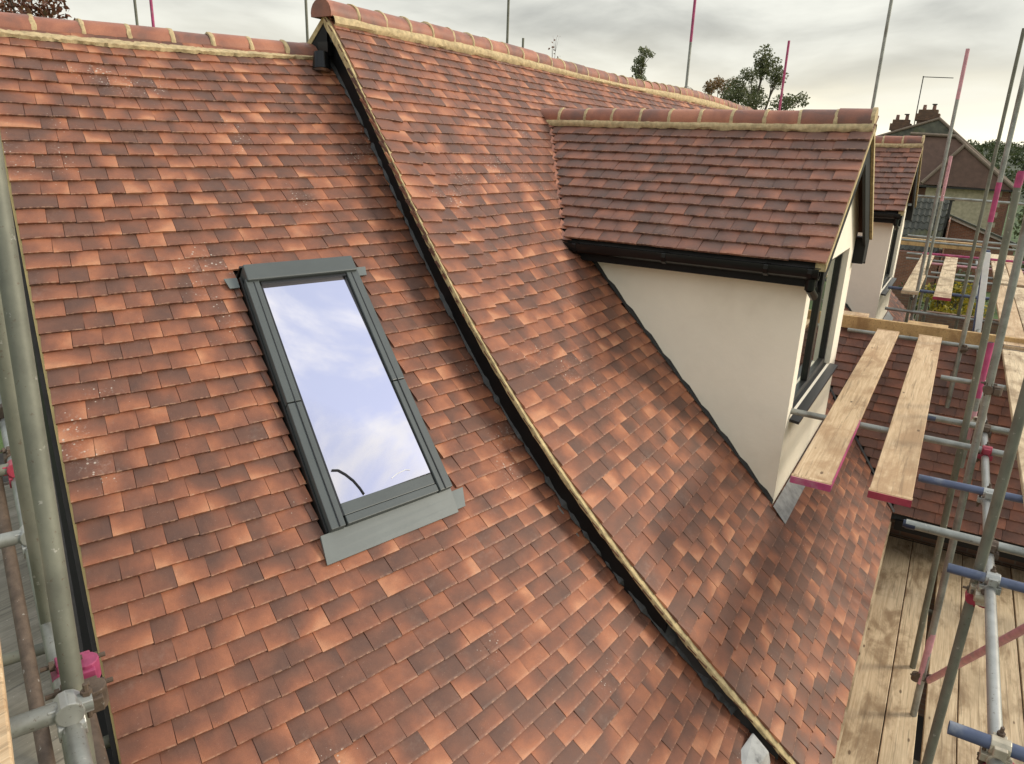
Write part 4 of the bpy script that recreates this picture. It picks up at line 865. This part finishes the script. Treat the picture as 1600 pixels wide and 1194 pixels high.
# boards beside the left wing
for i, (off, lb) in enumerate(((.262, 'grey weathered board beside the left scaffold tube'), (.032, 'grey weathered board second from the left scaffold tube'), (-.198, 'grey weathered board outermost on the left scaffold'))):
    p_ = lp((.80, 2.42, 0), -2.0)+LXH*off
    board((p_[0], p_[1]), LYH, 4.6, .226, -2.10+.002*i, 'grey_board', lb, group='grey boards of the left platform')
p_ = lp((.44, 1.27, 0), -.9)+LXH*.0
board((p_[0], p_[1]), LYH, 1.95, .225, -1.10, 'fresh_board', 'pale board at the bottom left corner, nearest to the viewer', iron=False)
tube(ls, 'transom', lp((.30, 1.4, -1.165), .3)-LXH*.3, lp((.30, 1.4, -1.165), .3)+LXH*.16, 'old_steel'); tube(ls, 'transom', lp((.30, 1.4, -1.165), -.6)-LXH*.3, lp((.30, 1.4, -1.165), -.6)+LXH*.16, 'old_steel')
# ladder, rope, bucket
ld = thing('ladder', 'white and blue ladder rising through the scaffold near the upper boards', 'ladder', (10.5, -.5, -3.2))
b0, b1 = A([10.3, -.50, -3.2]), A([10.75, -.345, -1.02])
for e, mt in ((-.0, 'white_metal'), (.34, 'blue_paint')):
    m = MB(); a_ = b0+A([e, -.04 if e == 0 else 0, 0]); c_ = b1+A([e, 0, 0]); dd = (c_-a_)/np.linalg.norm(c_-a_); sx_ = A([.03, 0, 0]); m.obox((a_+c_)/2, dd*np.linalg.norm(c_-a_)/2, sx_*.6, A([0, .035, 0])); m.build('stile', mt, ld, bevel=.004)
for k in range(9):
    f = (k+.5)/9; P = b0+(b1-b0)*f; MB().tube(P, P+A([.34, 0, 0]), .014, 10).build('rung', 'white_metal', ld, smooth=True)
m = MB()
for k in range(5):
    pts = []
    for i in range(26):
        t_ = i/25*2*math.pi; pts.append(A([5.62+.16*math.cos(t_+k)+random.gauss(0, .012), -1.23+.075*math.sin(t_+k)+random.gauss(0, .012), BT+.02+.018*k+random.gauss(0, .006)]))
    m.path(pts, .006, 5)
tag(m.build('rope', 'blue_rope'), 'tangled blue rope on the lower platform boards', 'rope')
bk = thing('bucket', 'small teal bucket in the garden below the far boards', 'bucket', (30, .95, -5.2)); 
m = MB(); m.tube((30, .9, GZ), (30, .9, GZ+.75), .28, 16, .36); m.build('body', 'teal_plastic', bk, smooth=True); MB().tube((30, .9, GZ+.75), (30, .9, GZ+.80), .39, 16).build('rim', 'white_metal', bk, smooth=True); bk.location = (0, 0, 0)
for c_ in bk.children: c_.matrix_parent_inverse = Matrix()
# ------------------------------------------------------------------ neighbouring houses
K = 55/30.
nb = thing('neighbour_house', 'neighbouring house with mossy and brown hipped roofs, two chimneys and pebbledash wall', 'house', (58, 1, GZ))
def roof_plane(m, *pts): m.add([A(p, float) for p in pts], [tuple(range(len(pts)))])
m = MB(); ex = 60.
roof_plane(m, (60, -2.8, -1.6), (63, 2.75, 3.0), (60, 15.5, -1.6)); roof_plane(m, (60, 15.5, -1.6), (63, 2.75, 3.0), (75, 2.75, 3.0), (78, 15.5, -1.6)); roof_plane(m, (78, -2.8, -1.6), (75, 2.75, 3.0), (63, 2.75, 3.0), (60, -2.8, -1.6)); roof_plane(m, (78, 15.5, -1.6), (75, 2.75, 3.0), (78, -2.8, -1.6))
m.build('mossy_roof', 'mossy_roof', nb)
m = MB(); roof_plane(m, (55, 4.6, -1.35), (57.5, 4.0, 1.75), (57.5, 1.35, 1.65), (55, -2.3, -1.35)); roof_plane(m, (55, -2.3, -1.35), (57.5, 1.35, 1.65), (60, -2.6, -1.5)); roof_plane(m, (57.5, 4.0, 1.75), (60, 4, 1.7), (60, 1.35, 1.6), (57.5, 1.35, 1.65)); m.build('brown_roof', 'brown_roof', nb)
m = MB(); roof_plane(m, (53.8, 2.55, -1.28), (54.9, .72, 1.05), (53.8, -2.3, -1.38)); roof_plane(m, (53.8, 2.55, -1.28), (57, 2.55, -1.28), (57, .72, 1.05), (54.9, .72, 1.05)); roof_plane(m, (54.9, .72, 1.05), (57, .72, 1.05), (57, -2.3, -1.38), (53.8, -2.3, -1.38)); m.build('hip_roof', 'brown_roof', nb)
for a, b, r in (((53.75, 2.6, -1.22), (54.88, .72, 1.12), .11), ((54.88, .72, 1.12), (53.75, -2.35, -1.32), .11), ((57.4, 1.35, 1.70), (55, -2.35, -1.25), .10), ((57.4, 1.35, 1.70), (57.4, 4.0, 1.80), .10), ((63, 2.75, 3.05), (60, -2.8, -1.5), .10), ((62.95, 2.75, 3.02), (60, 15.3, -1.5), .09)):
    m = MB(); m.tube(a, b, r, 8); m.build('hip_tile_run', 'hip_tile', nb, smooth=True)
for y in (4.0, 4.7, 5.4):
    m = MB(); m.tube((62.4-.2*(y-4), y-.1, 2.0-(y-4)*.75), (61.0, y+.4, .6-(y-4)*.75), .05, 6); m.build('lead_strip', 'far_wall', nb)
for cx, cy, cz, w_, h_ in ((64, 3.55, 2.3, .62, 1.35), (64, 5.2, 1.6, .55, 1.35)):
    m = MB(); m.box((cx-w_, cy-w_, cz-1.2), (cx+w_, cy+w_, cz+h_*.45)); m.box((cx-w_*1.15, cy-w_*1.25, cz+h_*.45), (cx+w_*1.15, cy+w_*1.25, cz+h_*.8)); m.box((cx-w_, cy-w_, cz+h_*.8), (cx+w_, cy+w_, cz+h_)); ch = m.build('chimney', 'brown_brick', nb)
    for e in (-.32, .3): MB().tube((cx, cy+e, cz+h_), (cx, cy+e, cz+h_+.35), .13, 10, .11).build('chimney_pot', 'far_brick', ch, smooth=True)
    MB().tube((cx, cy-.5*w_, cz+h_+.35), (cx, cy-.5*w_, cz+h_+.42), .17, 10).build('cowl', 'dark_frame', ch)
m = MB(); m.tube((63.5, 4.3, 2.6), (63.5, 4.3, 5.9), .035, 6); m.tube((63.5, 4.35, 5.85), (63.5, 2.4, 5.75), .03, 6); m.build('aerial', 'dark_frame', nb)
m = MB(); m.box((54.2, -2.1, GZ), (58, 2.3, -1.36)); m.build('pebbledash_wall', 'pebbledash', nb)
for k in range(14): 
    w_ = .55 if k % 2 else .34; m = MB(); m.box((54.17, -2.13, -1.5-.3*(k+1)), (54.3, -2.13+w_, -1.5-.3*k-.02)); m.build('brick_quoin', 'red_brick', nb)
m = MB(); m.box((60.5, -2.5, GZ), (77.5, 15.0, -1.7)); m.build('house_wall', 'far_brick', nb)
m = MB(); m.box((53.75, -2.35, -1.46), (53.85, 2.6, -1.36)); m.build('gutter', 'dark_frame', nb)
ob = thing('outbuilding', 'brick lean-to with dark wavy pantile roof beside the neighbouring house', 'outbuilding', (46, 1.5, GZ))
m = MB(); m.prism([(43.0, .55, GZ), (46.9, .55, GZ), (46.9, .55, -2.65), (43.0, .55, -2.75)], (0, -.05, 0)); m.add([(46.0, .60, -2.72), (46.0, -2.6, -3.95), (46.0, -2.6, GZ), (46.0, .60, GZ)], [(0, 1, 2, 3)]); m.box((43.1, .6, GZ), (46, 3.4, -4.4)); m.build('wall', 'red_brick', ob)
m = MB(); m.obox((45.95, -1.0, -3.30), X_*.12, A([0, 1.72, .66]), A([0, -.03, .07])); m.build('verge_board', 'far_wall', ob)
m = MB(); m.obox((45.98, -1.0, -3.20), X_*.2, A([0, 1.75, .67]), A([0, -.02, .04])); m.build('slate_edge', 'pantile', ob)
m = MB(); m.tube((45.5, .66, -1.85), (45.4, .66, -4.2), .07, 8); m.box((45.35, .5, -1.86), (45.6, .75, -1.72)); m.build('downpipe', 'dark_frame', ob)
rx0, rz0, rx1, rz1 = 47.5, -1.75, 43.6, -4.35; nrw = 8
pr = ob
for j in range(nrw):
    m = MB(); n_ = 40; f0, f1 = j/nrw, (j+1.08)/nrw; a_, b_ = [], []
    for i in range(n_+1):
        y = .72+2.9*i/n_; wv = .045*math.sin(i*2*math.pi/3.6)
        a_.append(A([rx0+(rx1-rx0)*f0, y, rz0+(rz1-rz0)*f0+wv])); b_.append(A([rx0+(rx1-rx0)*f1, y, rz0+(rz1-rz0)*f1+wv+.05]))
    m.strip(a_, b_); m.strip(b_, [p-Z_*.06 for p in b_]); m.build('pantile_course', 'pantile', pr, smooth=True)
gw = tag(MB().box((24.0, .75, GZ), (24.3, 3.2, -3.55)).build('garden_wall', 'brown_brick'), 'brown brick wall behind the farther dormer window', 'wall')
gf = tag(MB().box((27.0, -1.6, GZ), (27.2, .6, -4.6)).build('garden_wall', 'brown_brick'), 'lower brown brick wall beneath the far scaffold boards', 'wall')
# far houses on the hillside
def far_house(x, y, w, d, h, wall, lb, rot=0.0):
    z = hill_z(x, y); t = thing('house', lb, 'house', (x, y, z), 'houses on the far hillside')
    cr, sr = math.cos(rot), math.sin(rot); T = lambda a, b, c: A([x+a*cr-b*sr, y+a*sr+b*cr, z+c])
    m = MB(); m.hexa([T(-d/2, -w/2, -2), T(d/2, -w/2, -2), T(d/2, w/2, -2), T(-d/2, w/2, -2), T(-d/2, -w/2, h), T(d/2, -w/2, h), T(d/2, w/2, h), T(-d/2, w/2, h)]); m.build('wall', wall, t)
    m = MB(); e = .4; r = h+w*.38; m.add([T(-d/2-e, -w/2-e, h-.1), T(d/2+e, -w/2-e, h-.1), T(d/2+e, w/2+e, h-.1), T(-d/2-e, w/2+e, h-.1), T(-d/2-e, 0, r), T(d/2+e, 0, r)], [(0, 1, 5, 4), (2, 3, 4, 5), (1, 2, 5), (3, 0, 4)]); m.build('roof', 'far_roof', t)
    for k in (-1, 1):
        m = MB(); m.obox(T(-d/2-.03, k*w*.25, h*.68), A([cr, sr, 0])*.05, A([-sr, cr, 0])*w*.1, Z_*h*.13); m.build('window', 'far_glass', t)
fh = [(205, -14, 9, 8, 5, 'far_wall', 'pale far house just right of the neighbour hip roof', .4), (225, -20, 10, 9, 5, 'far_brick', 'reddish far house on the hillside left of the tall poles', -.3), (250, -12, 11, 9, 5, 'far_wall', 'pink walled far house high on the hillside', .2), (190, -22, 9, 8, 5, 'far_brick', 'low red far house between the right hand poles', .7), (280, -24, 12, 9, 5, 'far_wall', 'cream far house near the skyline', .1), (240, -31, 10, 8, 5, 'far_brick', 'brick far house at the right edge of the hillside', .5), (175, -13, 9, 8, 4, 'far_brick', 'nearest far house at the foot of the hillside', -.2), (300, -15, 13, 9, 5, 'far_wall', 'topmost pale far house under the skyline', .3)]
for a in fh: far_house(a[0]*1.75-60, a[1]*1.55-4, *a[2:])
tag(MB().tube((70, -3.3, GZ), (70, -3.3, 3.0), .05, 6).tube((70, -2.9, 2.9), (70, -4.6, 2.85), .04, 6).build('aerial_mast', 'dark_frame'), 'thin television aerial against the bright horizon', 'aerial')
# ------------------------------------------------------------------ trees and shrubs
def leaves(cloud, n, size, mat, name, parent, squash=1.0):
    """cloud: list of (centre, radius)"""
    V, F, Rn = [], [], []; cw_ = A([c[1]**2 for c in cloud]); cw_ = cw_/cw_.sum(); idx = rng.choice(len(cloud), n, p=cw_)
    for k in idx:
        c, r = cloud[k]; v = rng.normal(size=3); v /= np.linalg.norm(v); P = A(c)+v*r*(rng.random()**.45)
        a = rng.normal(size=3); a /= np.linalg.norm(a); b = np.cross(a, rng.normal(size=3)); b /= np.linalg.norm(b); s = size*(.6+.8*rng.random()); i = len(V)
        V += [tuple(P-a*s), tuple(P+b*s*.55), tuple(P+a*s), tuple(P-b*s*.55)]; F.append((i, i+1, i+2, i+3)); rr = min(1, max(0, rng.normal(.5, .25))); Rn += [rr]*4
    me = bpy.data.meshes.new(name); me.from_pydata(V, [], F); at = me.attributes.new('rnd', 'FLOAT', 'POINT'); at.data.foreach_set('value', A(Rn, np.float32)); me.materials.append(MATS[mat])
    o = bpy.data.objects.new(name, me); COL.objects.link(o); o.parent = parent
    if parent and parent.type == 'EMPTY': o.matrix_parent_inverse = Matrix.Translation(parent.location).inverted()
    return o
def tree(base, top, rad, mat, label, n=5000, leaf=.14, kind='round', name='tree', cat='tree', group=None):
    base = A(base, float); H = top-base[2]; t = thing(name, label, cat, tuple(base), group); m = MB(); cl = []
    tr0 = .045*H**.8*min(1, rad/2)
    m.tube(base, base+Z_*H*.45, tr0, 10, tr0*.6)
    nb_ = 14 if kind == 'round' else 16
    for k in range(nb_):
        a = 2.4*k+rng.random(); 
        if kind == 'round':
            h0 = H*(.28+.3*rng.random()); e = A([math.cos(a), math.sin(a), 0])*rad*(.45+.5*rng.random())+Z_*(H*(.5+.45*rng.random()))
        else:
            f = (k+.5)/nb_; h0 = H*(.12+.6*f*.8); e = A([math.cos(a), math.sin(a), 0])*rad*(.9-.75*f)*(.6+.5*rng.random())+Z_*(H*(.2+.78*f))
        s0 = base+Z_*h0; e = base+e; mid = (s0+e)/2+Z_*H*.04
        m.tube(s0, mid, tr0*.38, 7, tr0*.25); m.tube(mid, e, tr0*.25, 6, tr0*.07)
        for w_ in range(3):
            g_ = e+rng.normal(size=3)*rad*.22; m.tube(mid+(e-mid)*.5, g_, tr0*.12, 5, tr0*.03); cl.append((g_, rad*(.13+.12*rng.random())))
        cl.append((e, rad*((.16+.16*rng.random()) if kind == 'round' else .36)))
    m.build('trunk', 'bark', t, smooth=True); leaves(cl, n, leaf, mat, 'crown', t); return t
tree((49.2, 12.4, GZ), 6.3, 2.5, 'leaf_airy', 'open leafy green tree right of the far end of the main ridge', 15000, .075)
tree((61.1, 25.0, GZ), 8.4, 1.35, 'leaf_pale', 'slender pale poplar rising behind the main ridge', 9000, .08, 'tall')
tree((63.3, 20.2, GZ), 6.7, 2.2, 'leaf_autumn', 'low autumn brown tree just above the far main ridge', 8000, .09)
tree((15.6, 36.6, GZ), 7.9, 4.6, 'leaf_rust', 'rust red tree behind the left ridge at the top left corner', 20000, .13)
tree((24.1, 13.1, -2.5), 3.9, .42, 'leaf_rust', 'thin reddish sprig showing over the main ridge', 90, .05, 'tall', 'sapling')
def shrub(c, r, h, mat, label, n, leaf=.07):
    t = thing('shrub', label, 'shrub', (c[0], c[1], GZ)); m = MB(); cl = []
    for k in range(9):
        a = k*2.4; e = A([c[0]+r*.7*math.cos(a)*rng.random(), c[1]+r*.7*math.sin(a)*rng.random(), GZ+h*(.45+.5*rng.random())]); m.tube((c[0], c[1], GZ-.02), e, .04, 6, .012); cl.append((e, r*(.3+.25*rng.random()))); cl.append(((e+A([c[0], c[1], GZ]))/2, r*.45))
    m.build('stem', 'bark', t); leaves(cl, n, leaf, mat, 'foliage', t)
shrub((31, .05, 0), 1.0, 2.3, 'leaf_yellow', 'yellow flowering shrub under the far scaffold boards', 2600)
shrub((30, -.75, 0), .9, 1.8, 'leaf_yellow', 'yellow green shrub at the foot of the ladder', 2200)
shrub((33, 1.2, 0), 1.1, 1.6, 'leaf_dark', 'dark green shrub beside the teal bucket', 2200)
shrub((36, -.4, 0), 1.3, 2.0, 'leaf_dark', 'dark green shrub behind the yellow flowering one', 2600)
shrub((28.5, .5, 0), .7, 1.0, 'leaf_pale', 'pale green low shrub right behind the long timber', 1800)
shrub((40, -3.0, 0), 1.7, 5.2, 'leaf_green', 'tall green shrub right of the neighbouring brick quoins', 3800, .1)
shrub((52, -5.2, 0), 2.6, 6.2, 'leaf_dark', 'tall dark shrub at the right edge behind the poles', 4200, .12)
def hedge_mass():
    cl = []
    for k in range(260):
        x = 150+rng.random()*240; y = -60+rng.random()*75; cl.append((A([x, y, hill_z(x, y)+1.5]), 1.2+1.6*rng.random()))
    o = leaves(cl, 20000, .5, 'leaf_dark', 'far_trees', None); tag(o, 'mass of dark trees and hedges on the far hillside', 'trees', kind='stuff')
hedge_mass()
